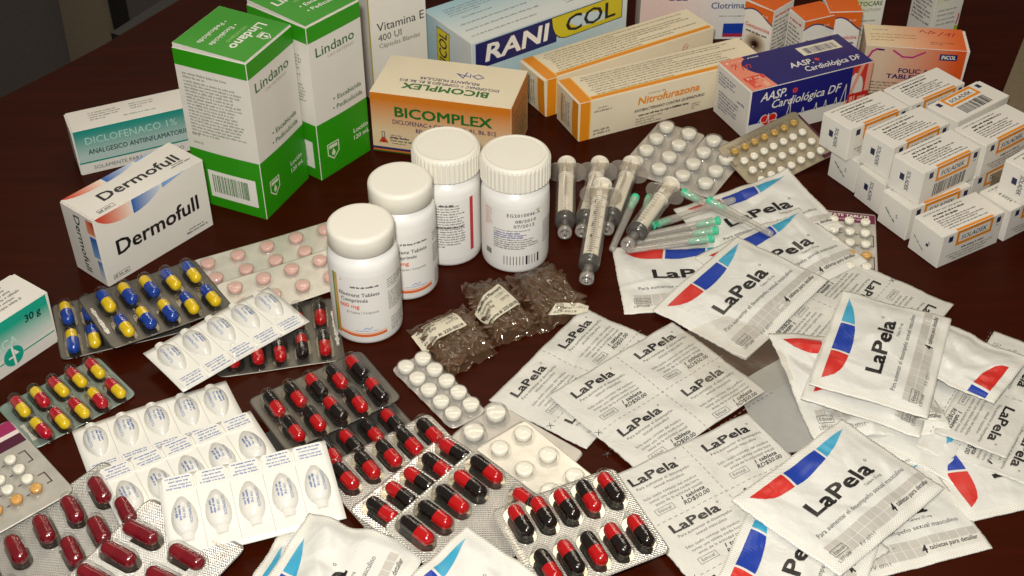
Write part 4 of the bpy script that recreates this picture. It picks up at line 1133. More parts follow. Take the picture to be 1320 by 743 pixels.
def strip(label, x, y, yaw, z, flip, rx=0.0, ry=0.0, d=41.0, seed=1):
    w, p = 86.5, 16.7
    t = thing('ovule_strip', label, 'ovule strip', (x, y, z), (rx, ry, yaw+(math.pi if flip else 0)), 'white ovule strips')
    q = random.Random(seed)
    om = shared('ovule', lambda: ovule_mesh().mesh('ovule_pocket', M['ovule']))
    bf = lambda X, Y: .5*math.sin(X*.06+seed)+.3*math.sin(Y*.12+seed*2)
    m = MB()
    for zt, fl in ((.4, False), (0, True)): m.grid(lambda u, v: ((u-.5)*w, (v-.5)*d, zt+bf((u-.5)*w, (v-.5)*d)), 24, 12, flip=fl)
    n = 25*13; rim = [i for i in range(25)]+[25*j+24 for j in range(1, 13)]+[25*12+i for i in range(23, -1, -1)]+[25*j for j in range(11, 0, -1)]
    for a, b in zip(rim, rim[1:]+rim[:1]): m.f.append((a+n, b+n, b, a)); m.m.append(0); m.sm.append(False)
    m.build('strip_card', M['ovule_card'], t)
    # raised text tabs, one per cell, along the lower border
    BL = rgb(52, 92, 160)
    ys = -d/2
    for i in range(5):
        cx = -2*p+p*i
        tb_ = MB(); a = p/2-.35
        out = [(-a+1.2, 0), (a-1.2, 0), (a, 1.5), (a, 9.2), (a-2.4, 10.6), (-a+2.4, 10.6), (-a, 9.2), (-a, 1.5)]
        V = [(cx+X, ys+Y+.3, bf(cx+X, ys+Y)+.42) for X, Y in out]+[(cx+X*.96, ys+.3+5.3+(Y-5.3)*.95, bf(cx+X, ys+Y)+1.15) for X, Y in out]
        k = len(out); tb_.add(V, [(j, (j+1) % k, (j+1) % k+k, j+k) for j in range(k)]+[tuple(range(k, 2*k))], 0, False)
        tb_.build('printed_tab', M['ovule_card'], t)
        link('ovule_pocket', om, t, (cx, ys+25.3, bf(cx, ys+25)+.38))
        # perforation between cells
    k = Ink()
    for i in range(5):
        cx = -2*p+p*i
        for n_, (yy, ww) in enumerate(((8.0, 13), (6.2, 12.4), (4.0, 10), (2.0, 12.6))): k.fine(cx-ww/2, ys+yy, ww, .95 if n_ < 3 else .8, BL, bold=n_ == 3)
    for i in range(4): k.rect(-1.5*p+p*i-.12, ys+11, .24, d-12, rgb(176, 172, 164), 0)
    k.build('printing', lambda v, n: np.stack([v[:, 0], v[:, 1], np.array([bf(a, b) for a, b in v])+np.where(v[:, 1] < ys+10.9, 1.17, .42)+n], 1), t)
    k = Ink()
    for i in range(5):
        cx = -2*p+p*i; c0 = ys+25.3
        k.text('CLOTRIMAZOL', cx-2.6, c0-5.5, 1.35, BL, w=12.5, rot=math.pi/2)
        k.text('100 mg', cx+.0, c0-2.2, 1.3, BL, w=6.4, rot=math.pi/2)
        k.fine(cx+2.0, c0-4, 9, 1.1, BL, rot=math.pi/2); k.fine(cx+3.7, c0-3.4, 8, 1.1, BL, rot=math.pi/2)
    L, W, H = 24.0, 13.0, 5.6
    def onov(v, n):
        cx = np.round(v[:, 0]/p)*p; X = v[:, 0]-cx; Y = v[:, 1]-(ys+25.3)
        s = np.clip((L/2-Y)/L, 0.001, .999); a = W/2*np.sin(np.pi*s**.78)**.62
        ct = np.clip(X/a, -.97, .97); st = np.sqrt(1-ct*ct)
        zz = (a/(W/2))**.8*H*st**.8
        return np.stack([v[:, 0], v[:, 1], zz+.38+n+.12+np.array([bf(q_, ys+25) for q_ in cx])], 1)
    k.build('printing', onov, t)
    return t
strip('smallest looking white ovule strip lying across the pink tablet packs', -164.0, 581.7, .757, 8.5, False, rx=.05, seed=1)
strip('white ovule strip farthest back of the lower three, ovule tips towards the camera', -190.5, 515.5, .478, .6, False, seed=2)
strip('white ovule strip sandwiched in the middle of the lower three, only ovule tips showing', -168.5, 482.5, .545, 6.5, True, rx=-.02, seed=3)
strip('white ovule strip on top in front, ovule stems towards the camera', -131.0, 455.0, .320, 11.5, True, rx=-.20, d=48, seed=4)
# ------------------------------------------------------------------ bottles
def bottle(label, x, y, face_deg, Rb, Hb, Rc, ribbed, draw, seed, cap_h=16.5):
    t = thing('pill_bottle', label, 'pill bottle', (x, y, 0), (0, 0, R(face_deg)), 'white pill bottles')
    sh = Hb-cap_h
    prof = [(.01, 0), (Rb-3, 0), (Rb-1.2, .5), (Rb-.3, 1.6), (Rb, 3.2), (Rb, sh-9), (Rb-.3, sh-6.5), (Rb-1.3, sh-4.0), (Rb-3.2, sh-2.0), (Rb-3.8, sh-1.2), (Rb-4, sh+6)]
    MB().lathe(prof, 64, cap=False).build('body', M['bottle'], t)
    m = MB(); n = 180
    prof = [(Rc-1.0, 0), (Rc, .8), (Rc, cap_h-2.6), (Rc-.35, cap_h-1.2), (Rc-1.2, cap_h-.3), (Rc-2.4, cap_h), (Rc-3.4, cap_h-.35) if ribbed else (Rc-3.0, cap_h), (.01, cap_h-.35 if ribbed else cap_h)]
    V = []; F = []; k = len(prof)
    for i in range(n):
        a = 2*math.pi*i/n
        for q, (r, z) in enumerate(prof):
            rr = r
            if ribbed and q in (1, 2): rr = r+(.38 if (i//2) % 2 else -.12)
            V.append((rr*math.cos(a), rr*math.sin(a), z))
    for i in range(n):
        j = (i+1) % n
        for q in range(k-1): F.append((i*k+q, j*k+q, j*k+q+1, i*k+q+1))
    m.add(V, F, 0, not ribbed)
    c = m.build('cap', M['cap'], t, (0, 0, sh))
    if ribbed: # raised instructions and arrows moulded in the lid
        e = Ink()
        for i, wd in enumerate(('PUSH DOWN', 'TURN')):
            for s_ in (0, math.pi):
                for jj, ch in enumerate(wd):
                    a = s_+(-.9 if i == 0 else .5)+jj*.16+(0 if i == 0 else 1.0)
                    rr = Rc-6.2
                    e.text(ch, rr*math.cos(-a), rr*math.sin(-a), 2.0, rgb(232, 227, 212), rot=-a-math.pi/2, align='c')
        e.text('CLOSE', -5.5, 1.2, 1.9, rgb(232, 227, 212), w=11); e.text('TIGHTLY', -6.5, -3, 1.9, rgb(232, 227, 212), w=13)
        o = e.build('moulded_lettering', lambda v, n: np.stack([v[:, 0], v[:, 1], cap_h-.35+.06+n], 1), c, M['cap'])
    # wrapped label, front centre at angle -90 deg of the bottle
    Rl = Rb+.12; z0, z1 = 6.0, min(sh-11, 50)
    m = MB(); m.grid(lambda u, v: (Rl*math.sin(-2.6+5.2*u), -Rl*math.cos(-2.6+5.2*u), z0+(z1-z0)*v), 60, 4)
    m.build('label', M['label'], t)
    k = Ink(); draw(k, z0, z1)
    k.build('printing', lambda v, n: np.stack([(Rl+n)*np.sin(v[:, 0]/Rb), -(Rl+n)*np.cos(v[:, 0]/Rb), v[:, 1]], 1), t, M['ink_film'])
    return t
OG = rgb(222, 110, 50)
def lab_efa(k, z0, z1):
    k.rect(-19.0, z0, 2.2, z1-z0, rgb(206, 150, 60), 0, 1, 6); k.rect(-20.6, z0, 1.6, z1-z0, rgb(90, 140, 40), 0, 1, 6)
    k.poly([(-19, z1), (-13, z1-3.2), (-19, z1-6)], rgb(90, 140, 40), 1)
    k.fine(-8, z1-7.5, 17, 1.3, DK, bold=True)
    k.text('Efavirenz Tablets', -15.5, z1-13.6, 2.5, rgb(60, 56, 54), w=24, bold=.012); k.text('Comprimés', -14.5, z1-17.6, 2.5, rgb(60, 56, 54), w=16, bold=.012)
    k.text('600 mg', -15.5, z1-22.2, 2.8, rgb(222, 100, 50), w=12, bold=.02)
    k.text('30 Tablets / Comprimés', -11.5, z1-26.2, 1.6, DK, w=19)
    k.line([(-2, z0+6.2), (0, z0+7.4), (1.2, z0+6.2), (3, z0+7.6)], .4, rgb(90, 130, 190), 2); k.fine(-7, z0+4.7, 16, .7, rgb(110, 140, 190))
    lo = [(-17+2.6*i, z0+1.4-1.0*math.sin(math.pi*i/11*.9)) for i in range(12)]
    k.strip(lo, [(a, b+2.0) for a, b in lo], OG, 1)
    k.strip([(a, b+2.5) for a, b in lo], [(a, b+3.1-(.0)) for a, b in lo], rgb(232, 168, 120), 1)
    k.para(14, z1-6, 16, 1.7, 4, 1.0, GREY); k.para(14, z1-15, 20, 1.5, 9, .9, GREY); k.para(15, z0+10, 12, 1.5, 7, .9, GREY)
def lab_red(k, z0, z1):
    k.rect(15.5, z0+4, 2.6, z1-z0-4, rgb(186, 34, 44), 1, 1, 6)
    k.para(-12, z1-4, 24, 1.9, 17, .95, DK); k.fine(-4, z1-3.6, 10, 1.5, DK, bold=True); k.fine(-10, z1-20, 22, 1.3, DK, bold=True)
def lab_date(k, z0, z1):
    k.text('EG2010046-A', -5, z1-5.4, 2.3, rgb(58, 54, 54), w=21, bold=.015, space=1.2); k.text('08/2010', 0, z1-9.8, 2.2, rgb(58, 54, 54), w=13, bold=.015, space=1.1); k.text('07/2012', -1, z1-13.4, 2.2, rgb(58, 54, 54), w=13, bold=.015, space=1.1)
    k.rect(13, z1-2.8, 3.4, .8, rgb(160, 180, 70), 1)
    k.fine(-14, z1-16.2, 27, 1.0, GREY)
    for i in range(3): k.fine(-14, z1-18-1.6*i, 21, 1.0, rgb(66, 66, 140), bold=True)
    for i in range(5): k.fine(-14, z1-23-1.65*i, 31*(1, .8, 1, .95, .7)[i], 1.0, DK)
    k.para(-21, z1-3, 6, 1.7, 8, .9, rgb(190, 120, 110)); k.rect(-20.5, z0+6, 4.5, 4, rgb(120, 130, 110), 1)
    for i in range(12):
        wb = 1.2 if i in (7, 11) else .42
        k.rect(-7.2+1.95*i, z0+1.2, wb, 6.8, BLACK, 2, 1, 1)
    k.para(19, z1-14, 12, 1.7, 10, .9, GREY)
bottle('white bottle nearest the camera with smooth lid and orange label stripe', -85.0, 604.4, 5, 20.4, 74.5, 19.0, False, lab_efa, 1, 12.8)
bottle('second white bottle with smooth lid, between the first and the red striped one', -65.2, 643.5, 22, 20.0, 76.5, 19.0, False, lab_efa, 2, 12.8)
bottle('white ribbed lid bottle with a red stripe on its label, second from the right', -39.9, 677.5, 0, 20.6, 78.5, 20.5, True, lab_red, 3)
bottle('rightmost white ribbed lid bottle with date stamp and barcode', 2.0, 671.0, 0, 20.9, 76.5, 21.0, True, lab_date, 4)

# ------------------------------------------------------------------ syringes
def orient(a, b):
    a, b = Vector(a), Vector(b); d = (b-a).normalized()
    return d.to_track_quat('Y', 'Z').to_euler(), (b-a).length
def syringe(label, a, b, roll, scale_marks, seed):
    """a = thumb disc, b = tip"""
    rot, L = orient(a, b)
    t = thing('syringe', label, 'syringe', a, tuple(rot), 'clear plastic syringes')
    s0 = 11; e = L-11                              # barrel start and end along y
    rb = 6.7
    m = MB(); m.lathe([(rb, s0), (rb, e-1.5), (rb-.6, e-.3), (3.4, e)], 32, axis='y', cap=False); m.build('barrel', M['syr'], t)
    m = MB(); m.lathe([(3.4, e), (3.6, e+.2), (3.5, e+6.5), (4.6, e+6.6), (4.5, L), (3.0, L), (2.8, e+2)], 24, axis='y', cap=False)
    m.lathe([(1.6, e), (1.3, L+.8), (.5, L+.8)], 12, axis='y', cap=False); m.build('luer_tip', M['luer'], t)
    f = MB(); out = stadium(27, 14.5, 20)
    V = [(y, s0-.8, x) for x, y in out]+[(y, s0+.9, x) for x, y in out]; k = len(out)
    f.add(V, [(i, (i+1) % k, (i+1) % k+k, i+k) for i in range(k)]+[tuple(range(k-1, -1, -1)), tuple(range(k, 2*k))], 0, False)
    f.build('finger_flange', M['flange'], t, rz=0).rotation_euler = (0, roll, 0)
    p = MB(); p.lathe([(.01, -.2), (5.6, 0), (6.4, .5), (6.4, 1.5), (5.6, 2.0), (.01, 2.1)], 28, axis='y', cap=False); p.build('thumb_disc', M['plunger'], t)
    p = MB(); g = 4.9
    p.box(-g, 2, -.7, g, e-6.5, .7); p.box(-.7, 2, -g, .7, e-6.5, -.72); p.box(-.7, 2, .72, .7, e-6.5, g)
    p.lathe([(5.4, e-8.2), (5.4, e-7)], 24, axis='y'); p.lathe([(5.4, s0+6), (5.4, s0+7)], 24, axis='y')
    p.build('plunger_rod', M['plunger'], t).rotation_euler = (0, roll+.3, 0)
    r = MB(); r.lathe([(5.0, e-6.6), (6.45, e-6.2), (6.45, e-4.6), (5.5, e-4.3), (5.5, e-3.4), (6.45, e-3.1), (6.45, e-1.6), (3.0, e-.4)], 28, axis='y'); r.build('rubber_seal', M['rubber'], t)
    k = Ink(); Y = s0+7; i = 0; top = e-7
    fo = 1 if scale_marks else .55
    cI = rgb(62, 56, 52) if scale_marks else rgb(120, 112, 102)
    while Y < top:
        k.rect(-4.2*(1 if i % 5 == 0 else .55)*fo, Y, 4.2*(1.6 if i % 5 == 0 else 1.0)*fo, .32, cI, 1, 4, 1); Y += 1.75 if scale_marks else 2.6; i += 1
    if scale_marks:
        for n_, yy in enumerate((s0+12, s0+22, s0+32, s0+42)):
            if yy < top: k.text(str(n_+1), 2.2, yy+1.2, 2.6, cI, rot=math.pi, bold=.01)
    def on(v, n): an = v[:, 0]/rb; return np.stack([(rb+n)*np.sin(an), v[:, 1], (rb+n)*np.cos(an)], 1)
    k.build('graduations', on, t)
    return t
syringe('syringe beside the right bottle, lying straight away from the camera', (37.3, 761.7, 8), (33.5, 682.4, 6.9), 0, False, 1)
syringe('syringe second from the right bottle, mostly under the marked one', (60.0, 761.7, 8), (44.4, 684.0, 6.9), .1, False, 2)
syringe('syringe third from the bottle, touching the white tablet blister', (81.6, 761.7, 8), (60.3, 686.5, 6.9), -.1, False, 3)
syringe('topmost syringe with black graduation marks, laid across two others', (58.6, 715.5, 23), (45.1, 633.5, 8.2), .05, True, 4)
syringe('rightmost syringe lying slanted over the capped needles', (104.8, 723.8, 17.5), (71.8, 667.7, 8.5), .15, False, 5)

def needle(label, a, b, seed, hub_len=13):
    """capped needle: a = green hub end, b = far end of the clear cover"""
    rot, L = orient(a, b)
    t = thing('capped_needle', label, 'needle', a, tuple(rot), 'capped green needles')
    h = MB(); h.lathe([(.01, 0), (2.9, 0), (2.9, 1.4), (2.4, 1.6), (2.2, hub_len*.6), (1.7, hub_len), (.01, hub_len+.5)], 20, axis='y', cap=False)
    for i in range(4):
        a_ = math.pi/2*i; c, s_ = math.cos(a_), math.sin(a_)
        h.add([(c*2.0-s_*.3, 2, s_*2.0+c*.3), (c*2.0+s_*.3, 2, s_*2.0-c*.3), (c*2.9, 2.2, s_*2.9), (c*2.2, hub_len*.7, s_*2.2)], [(0, 1, 2), (0, 2, 3), (1, 3, 2)])
    h.build('green_hub', M['hub'], t)
    n = MB(); n.lathe([(.45, hub_len), (.45, L-6), (.05, L-4)], 10, axis='y', cap=False); n.build('steel_needle', M['steel'], t)
    c = MB(); c.lathe([(3.3, 4), (3.3, 5.2), (3.0, 5.4), (2.8, 16), (2.2, L-3), (1.8, L-.5), (.01, L)], 20, axis='y', cap=False); c.build('needle_cover', M['needlecap'], t)
    return t
needle('capped needle pointing at the camera, left of the slanted syringe', (82.0, 728.5, 3.3), (62.7, 670.1, 3.3), 1)
needle('capped needle with green hub half under the slanted syringe', (91.5, 728.0, 3.3), (76.5, 674.0, 3.3), 2)
needle('capped needle with its green hub leftmost, cover pointing right over the sachet', (89.9, 691.9, 6.5), (146.3, 718.2, 8.5), 3)
needle('capped needle with green hub at right, farthest of the three parallel ones', (133.6, 698.2, 6), (80.5, 683.1, 4.2), 4, 16)
needle('capped needle with green hub at right, middle of the three parallel ones', (131.2, 687.8, 6), (78.5, 676.6, 4.2), 5, 16)
needle('capped needle with green hub at right, nearest of the three parallel ones', (127.6, 679.2, 6), (72.0, 668.8, 4.2), 6, 16)
needle('capped needle with its green hub against the tablet blister', (112.8, 726.6, 8.5), (148.5, 693.0, 9.0), 7)
needle('loose capped needle crossing the lettering of the rear sachet', (128, 714.0, 11), (164.5, 677.5, 10), 8)

# ------------------------------------------------------------------ sachets
def cut(v, f, step):
    """slice printed shapes so that they follow a wrinkled surface"""
    bm = bmesh.new(); vs = [bm.verts.new((a, b, 0)) for a, b in v]
    for q in f:
        try: bm.faces.new([vs[i] for i in q])
        except ValueError: pass
    for ax in (0, 1):
        lo = min(p[ax] for p in v); hi = max(p[ax] for p in v)
        g = math.ceil(lo/step)*step
        while g < hi:
            co = [0, 0, 0]; no = [0, 0, 0]; co[ax] = g; no[ax] = 1
            bmesh.ops.bisect_plane(bm, geom=bm.verts[:]+bm.edges[:]+bm.faces[:], plane_co=co, plane_no=no, dist=1e-5)
            g += step
    bm.verts.index_update()
    r = ([(p.co.x, p.co.y) for p in bm.verts], [tuple(q.index for q in p.verts) for p in bm.faces])
    bm.free(); return r
class CutInk(Ink):
    step = 2.0
    def raw(s, v, f, c, layer=1):
        v = np.asarray(v, float); c = np.asarray(c, float)
        if np.ptp(v[:, 0]) > s.step or np.ptp(v[:, 1]) > s.step:
            if c.ndim == 1:
                v2, f2 = cut(v.tolist(), f, s.step)
                if f2: Ink.raw(s, v2, f2, c, layer)
                return
        Ink.raw(s, v, f, c, layer)
SW_, SH_ = 89.0, 65.0
INKB = rgb(34, 30, 30)
def front_print(kind):
    k = CutInk()
    lowL = [(7.7, 59.3), (9.5, 56.4), (12, 53.6), (16.2, 51.4), (20, 50.3), (25, 49.6), (29.9, 49.3)]
    lowM = [(31.4, 49.2), (36, 49.0), (42, 49.2), (48, 49.8), (53, 50.4), (57.2, 51.3)]
    lowR = [(58.7, 51.6), (63, 52.6), (68, 53.9), (72, 55.2), (76, 56.9), (80, 58.6), (83, 59.7)]
    def seg(low, c, endx):
        k.strip(low, [(a+(endx*(1 if i else 0))*0, 59.7) for i, (a, b) in enumerate(low)], c, 1, nv=3)
    red, bl, cy = rgb(200, 44, 36), rgb(28, 60, 158), rgb(62, 158, 190)
    n = 6
    if kind == 'fan': lowM = lowM[:2]; lowR = []
    for low, c, sh0, sh1 in ((lowL, red, 0, 2.2), (lowM, bl, 2.2, 1.6), (lowR, cy, 1.6, 0)):
        m_ = len(low)
        if not m_: continue
        up = [(a+sh0+(sh1-sh0)*i/(m_-1), 59.7) for i, (a, b) in enumerate(low)]
        # resample finely
        fl = []; fu = []
        for i in range(m_-1):
            for s_ in range(3):
                tt = s_/3; fl.append(tuple(low[i][q]*(1-tt)+low[i+1][q]*tt for q in (0, 1))); fu.append(tuple(up[i][q]*(1-tt)+up[i+1][q]*tt for q in (0, 1)))
        fl.append(low[-1]); fu.append(up[-1])
        vv = []; nv = 4
        for j in range(nv+1):
            for a, b in zip(fl, fu): vv.append((a[0]*(1-j/nv)+b[0]*j/nv, a[1]*(1-j/nv)+b[1]*j/nv))
        L_ = len(fl)
        fade = [mixc(c, rgb(150, 190, 206), max(0, (i/(L_-1)-.55)*1.2)) if c is cy else c for j in range(nv+1) for i in range(L_)]
        Ink.raw(k, vv, [(j*L_+i, j*L_+i+1, (j+1)*L_+i+1, (j+1)*L_+i) for j in range(nv) for i in range(L_-1)], fade, 1)
    if kind != 'front': return k
    k.text('LaPela', 22, 29.8, 8.4, INKB, w=47.5, bold=.036, layer=2)
    k.disc(71.8, 37.6, .85, INKB, 2, 12, ring=.3)
    k.text('Tablets 25 mg', 56.5, 25.8, 1.55, DK, w=13.5, layer=2)
    k.text('Para aumentar el desempeño sexual masculino', 11.3, 20.2, 2.55, rgb(66, 62, 60), w=70.5, layer=2)
    gs = rgb(188, 183, 172)
    for r_ in range(2):
        for i in range(15):
            if r_ == 1 and i > 8: continue
            k.rect(7.6+5.35*i, 10.6-(r_*5.2 if 1 else 0), 4.9, 4.8, gs, 0)
    for i in range(9, 15): k.rect(7.6+5.35*i, 5.6, 4.9, 4.6, rgb(214, 209, 197), 0)
    k.text('4', 54.5, 6.3, 4.4, INKB, w=2.4, bold=.03, shear=.2, layer=3); k.text('tabletas para detallar', 58.5, 7.4, 2.5, INKB, w=27, bold=.008, shear=.12, layer=3)
    k.frame(7.0, 7.4, 10, 4.4, .28, DK, 3); k.text('Ethical', 8.2, 8.5, 2.1, DK, w=7.6, layer=3)
    k.text('L.071648', 6.4, 4.3, 1.8, DK, w=9.5, layer=3); k.text('F.V. 07/11', 24, 4.2, 1.8, DK, w=11, layer=3)
    return k
class Frozen(Ink):
    def __init__(s, src, step=2.4):
        Ink.__init__(s)
        s.v, s.f, s.c, s.l, s.n = src.v, src.f, src.c, src.l, src.n
FP = {'front': front_print('front'), 'swoosh': front_print('swoosh'), 'fan': front_print('fan')}
def crimp_mat():
    m = sachet_mat('crimped_film', rgb(224, 221, 210), 0.26); nt = m.node_tree; p = nt.nodes['Principled BSDF']
    tc = nt.nodes.new('ShaderNodeTexCoord'); sp = nt.nodes.new('ShaderNodeSeparateXYZ'); nt.links.new(tc.outputs['UV'], sp.inputs[0])
    o = []
    for ax in ('X', 'Y'):
        mu = nt.nodes.new('ShaderNodeMath'); mu.operation = 'MULTIPLY'; mu.inputs[1].default_value = 2*math.pi/1.7
        si = nt.nodes.new('ShaderNodeMath'); si.operation = 'SINE'; nt.links.new(sp.outputs[ax], mu.inputs[0]); nt.links.new(mu.outputs[0], si.inputs[0]); o.append(si)
    mx = nt.nodes.new('ShaderNodeMath'); mx.operation = 'MULTIPLY'; nt.links.new(o[0].outputs[0], mx.inputs[0]); nt.links.new(o[1].outputs[0], mx.inputs[1])
    b = nt.nodes.new('ShaderNodeBump'); b.inputs['Strength'].default_value = .35; b.inputs['Distance'].default_value = .0003
    nt.links.new(mx.outputs[0], b.inputs['Height']); nt.links.new(b.outputs['Normal'], p.inputs['Normal'])
    return m
M['crimp'] = crimp_mat()

def sachet(label, corners, ink='front', puff=2.2, wr=1.0, seed=1, curl=(0, 0, 0, 0), W=SW_, H=SH_, name='sachet', cat='sachet', mat='sachet', group='white foil sachets', flatmode=False, sag=0.0, crimp=True, text_ink=None, part='film', du=0.0):
    q = random.Random(seed*7+3)
    C = [np.array(c, float) for c in corners]; o = np.mean(C, 0); o[2] = min(c[2] for c in C)
    TL_, TR_, BR_, BL_ = [c-o for c in C]
    waves = [(q.uniform(.05, .16), q.uniform(0, math.pi), q.uniform(0, 6.3), q.uniform(.10, .30)) for _ in range(6)]
    creases = [(q.uniform(.1, .9)*W, q.uniform(.1, .9)*H, q.uniform(0, math.pi), q.uniform(.25, .7)*q.choice((-1, 1)), q.uniform(1.6, 4), q.uniform(10, 28)) for _ in range(9)]
    creases += [(q.uniform(.05, .95)*W, q.uniform(.05, .95)*H, q.uniform(0, math.pi), q.uniform(.2, .4)*q.choice((-1, 1)), q.uniform(.9, 1.6), q.uniform(6, 20)) for _ in range(8)]
    def hgt(u, v):
        e = np.clip(np.minimum(np.minimum(u, W-u), np.minimum(v, H-v))/10.0, 0, 1); e = e*e*(3-2*e)
        z = puff*e*(.55+.45*np.sin(math.pi*u/W)*np.sin(math.pi*v/H))
        for kf, an, ph, am in waves: z = z+wr*am*np.sin(kf*(u*math.cos(an)+v*math.sin(an))*2.2+ph)
        for cx, cy, an, am, wd, ln in creases:
            a = (u-cx)*math.cos(an)+(v-cy)*math.sin(an); b = -(u-cx)*math.sin(an)+(v-cy)*math.cos(an)
            z = z+wr*am*np.exp(-(b/wd)**2-(a/ln)**2)
        a, b = u/W, v/H
        for cw, (ca, cb) in zip(curl, ((0, 1), (1, 1), (1, 0), (0, 0))):
            if cw: z = z+cw*np.clip(1-np.hypot((a-ca)*W, (b-cb)*H)/34, 0, 1)**2
        z = z-sag*np.sin(math.pi*a)
        return z
    def base(u, v):
        a, b = (u/W)[:, None], (v/H)[:, None]
        return (BL_*(1-a)+BR_*a)*(1-b)+(TL_*(1-a)+TR_*a)*b
    def P(v, n):
        r = base(v[:, 0], v[:, 1]); r[:, 2] += hgt(v[:, 0], v[:, 1])+n+.3
        return r
    t = thing(name, label, cat, tuple(o), (0, 0, 0), group)
    nu, nv = int(W/1.6), int(H/1.6)
    uv = np.array([(W*i/nu, H*j/nv) for j in range(nv+1) for i in range(nu+1)])
    # slightly irregular cut edges
    ed = uv.copy()
    top = P(ed, 0)
    jag = np.array([q.uniform(-.25, .25) for _ in range(len(uv))])
    on_edge = (uv[:, 0] < .01) | (uv[:, 0] > W-.01) | (uv[:, 1] < .01) | (uv[:, 1] > H-.01)
    top[on_edge, 0] += jag[on_edge]; top[on_edge, 1] += jag[on_edge]*.7
    bot = top.copy(); bot[:, 2] = np.minimum(top[:, 2]-.28, np.maximum(base(uv[:, 0], uv[:, 1])[:, 2]+hgt(uv[:, 0], uv[:, 1])*.35-.1, top[:, 2]-1.6))
    m = MB(); n = nu+1
    F = []; 
    for j in range(nv):
        for i in range(nu):
            a = j*n+i; F.append((a, a+1, a+n+1, a+n))
    m.add(top.tolist(), F, 0, True)
    if crimp:
        for fi, (j, i) in enumerate((j, i) for j in range(nv) for i in range(nu)):
            if i < 3 or i >= nu-3 or j < 3 or j >= nv-3: m.m[fi] = 1
    k0 = len(m.v)
    m.add(bot.tolist(), [f[::-1] for f in F], 0, True)
    rim = [i for i in range(n)]+[n*j+nu for j in range(1, nv+1)]+[n*nv+i for i in range(nu-1, -1, -1)]+[n*j for j in range(nv-1, 0, -1)]
    for a, b in zip(rim, rim[1:]+rim[:1]): m.f.append((a+k0, b+k0, b, a)); m.m.append(0); m.sm.append(False)
    me = m.mesh(part, [M[mat], M['crimp']])
    ul = me.uv_layers.new(name='UV')
    li = np.zeros(len(me.loops), int); me.loops.foreach_get('vertex_index', li)
    uu = np.concatenate([uv, uv])[li]; ul.data.foreach_set('uv', uu.astype(np.float32).ravel())
    link(part, me, t)
    k = text_ink if text_ink is not None else FP.get(ink)
    if k is not None and du:
        k2 = Frozen(k); k2.v = [a+np.array([du, 0.0]) for a in k.v]; k = k2
    if k is not None: Frozen(k).build('printing', P, t, M['ink_film'], off=.2, step=.06)
    return t
def zc(c, *z): return [(a, b, zz) for (a, b, _), zz in zip(c, z)] if len(c[0]) == 3 else [(a, b, zz) for (a, b), zz in zip(c, z)]

# 1-tablet tear-off strips (back side shown): two cells per row
def strip_print(rows, cw, ch, missing=()):
    k = CutInk()
    for r_ in range(rows):
        for i in range(2):
            if (i, r_) in missing: continue
            x0, y0 = cw*i, -ch*r_
            k.text('LaPela', x0, y0, 5.2, INKB, w=29, bold=.034, layer=2); k.disc(x0+30.6, y0+5.2, .6, INKB, 2, 10, ring=.22)
            c2 = rgb(96, 90, 84)
            k.text('Para aumentar el desempeño', x0+.5, y0-3.6, 1.75, c2, w=33); k.text('sexual masculino', x0+9, y0-6.6, 1.75, c2, w=19)
            k.text('Sólo úselo consejo del médico', x0-.5, y0-11, 1.6, c2, w=33); k.text('tomar una tableta media hora', x0+1, y0-13.8, 1.6, c2, w=31); k.text('antes de la actividad sexual', x0+3, y0-16.6, 1.6, c2, w=29)
            k.text('1 tableta', x0+17, y0-20, 2.3, INKB, w=14, bold=.02, shear=.2, layer=2); k.text('RD$50.00', x0+16, y0-23.4, 2.5, INKB, w=16, bold=.012, shear=.25, layer=2)
            k.frame(x0, y0-22.5, 11, 4, .25, c2); k.text('Ethical', x0+1.6, y0-21.4, 1.9, c2, w=7.6)
    lc = rgb(120, 114, 106)
    for r_ in range(rows):
        y = -ch*r_-27.2
        p = -8
        while p < cw*2-8: k.rect(p, y, 2.0, .3, lc, 1); p += 3.6
        k.line([(-9.5, y-1.4), (-6.6, y+1.6)], .35, INKB, 2); k.line([(-9.5, y+1.6), (-6.6, y-1.4)], .35, INKB, 2)
    y = 10
    while y > -ch*rows+10: k.rect(cw-8.6, y-2, .3, 2.0, lc, 1); y -= 3.6
    return k
def strips(label, x00, y00, yaw, z, rows, cw, ch, seed, wr=.8, tl=9.5, tr=None, up=12.0, missing=(), tilt=(0, 0, 0, 0), bottom=None, lefts=10.5):
    """x00,y00: left foot of the first LaPela"""
    W = cw*2+ (0 if tr is None else tr); H = up+ch*(rows-1)+ (27.2 if bottom is None else bottom)
    u = np.array([math.cos(yaw), math.sin(yaw)]); v = np.array([-u[1], u[0]])
    o = np.array([x00, y00])
    TLp = o-u*lefts+v*up; TRp = TLp+u*W; BRp = TRp-v*H; BLp = TLp-v*H
    cs = [(p[0], p[1], z+dz) for p, dz in zip((TLp, TRp, BRp, BLp), tilt)]
    k = strip_print(rows, cw, ch, missing)
    # shift the print into the sheet frame
    k2 = Ink(); k2.v = [a+np.array([lefts, H-up]) for a in k.v]; k2.f, k2.c, k2.l, k2.n = k.f, k.c, k.l, k.n
    return sachet(label, cs, None, puff=.7, wr=wr, seed=seed, W=W, H=H, name='tablet_strip', cat='tablet strip', mat='sheetfilm', group='perforated LaPela tablet strips', crimp=False, text_ink=k2, part='strip_film')
strips('left perforated LaPela strip pointing at the brown pod bags', 3.1, 538.4, .959, .8, 2, 48.0, 36.1, 1, tilt=(0, 1.5, .5, 0), bottom=16)
strips('large middle perforated LaPela strip lying over the left one', 35.5, 535.2, .688, 3.2, 2, 48.2, 37.9, 2, tilt=(.5, 2, .5, 0), bottom=24)
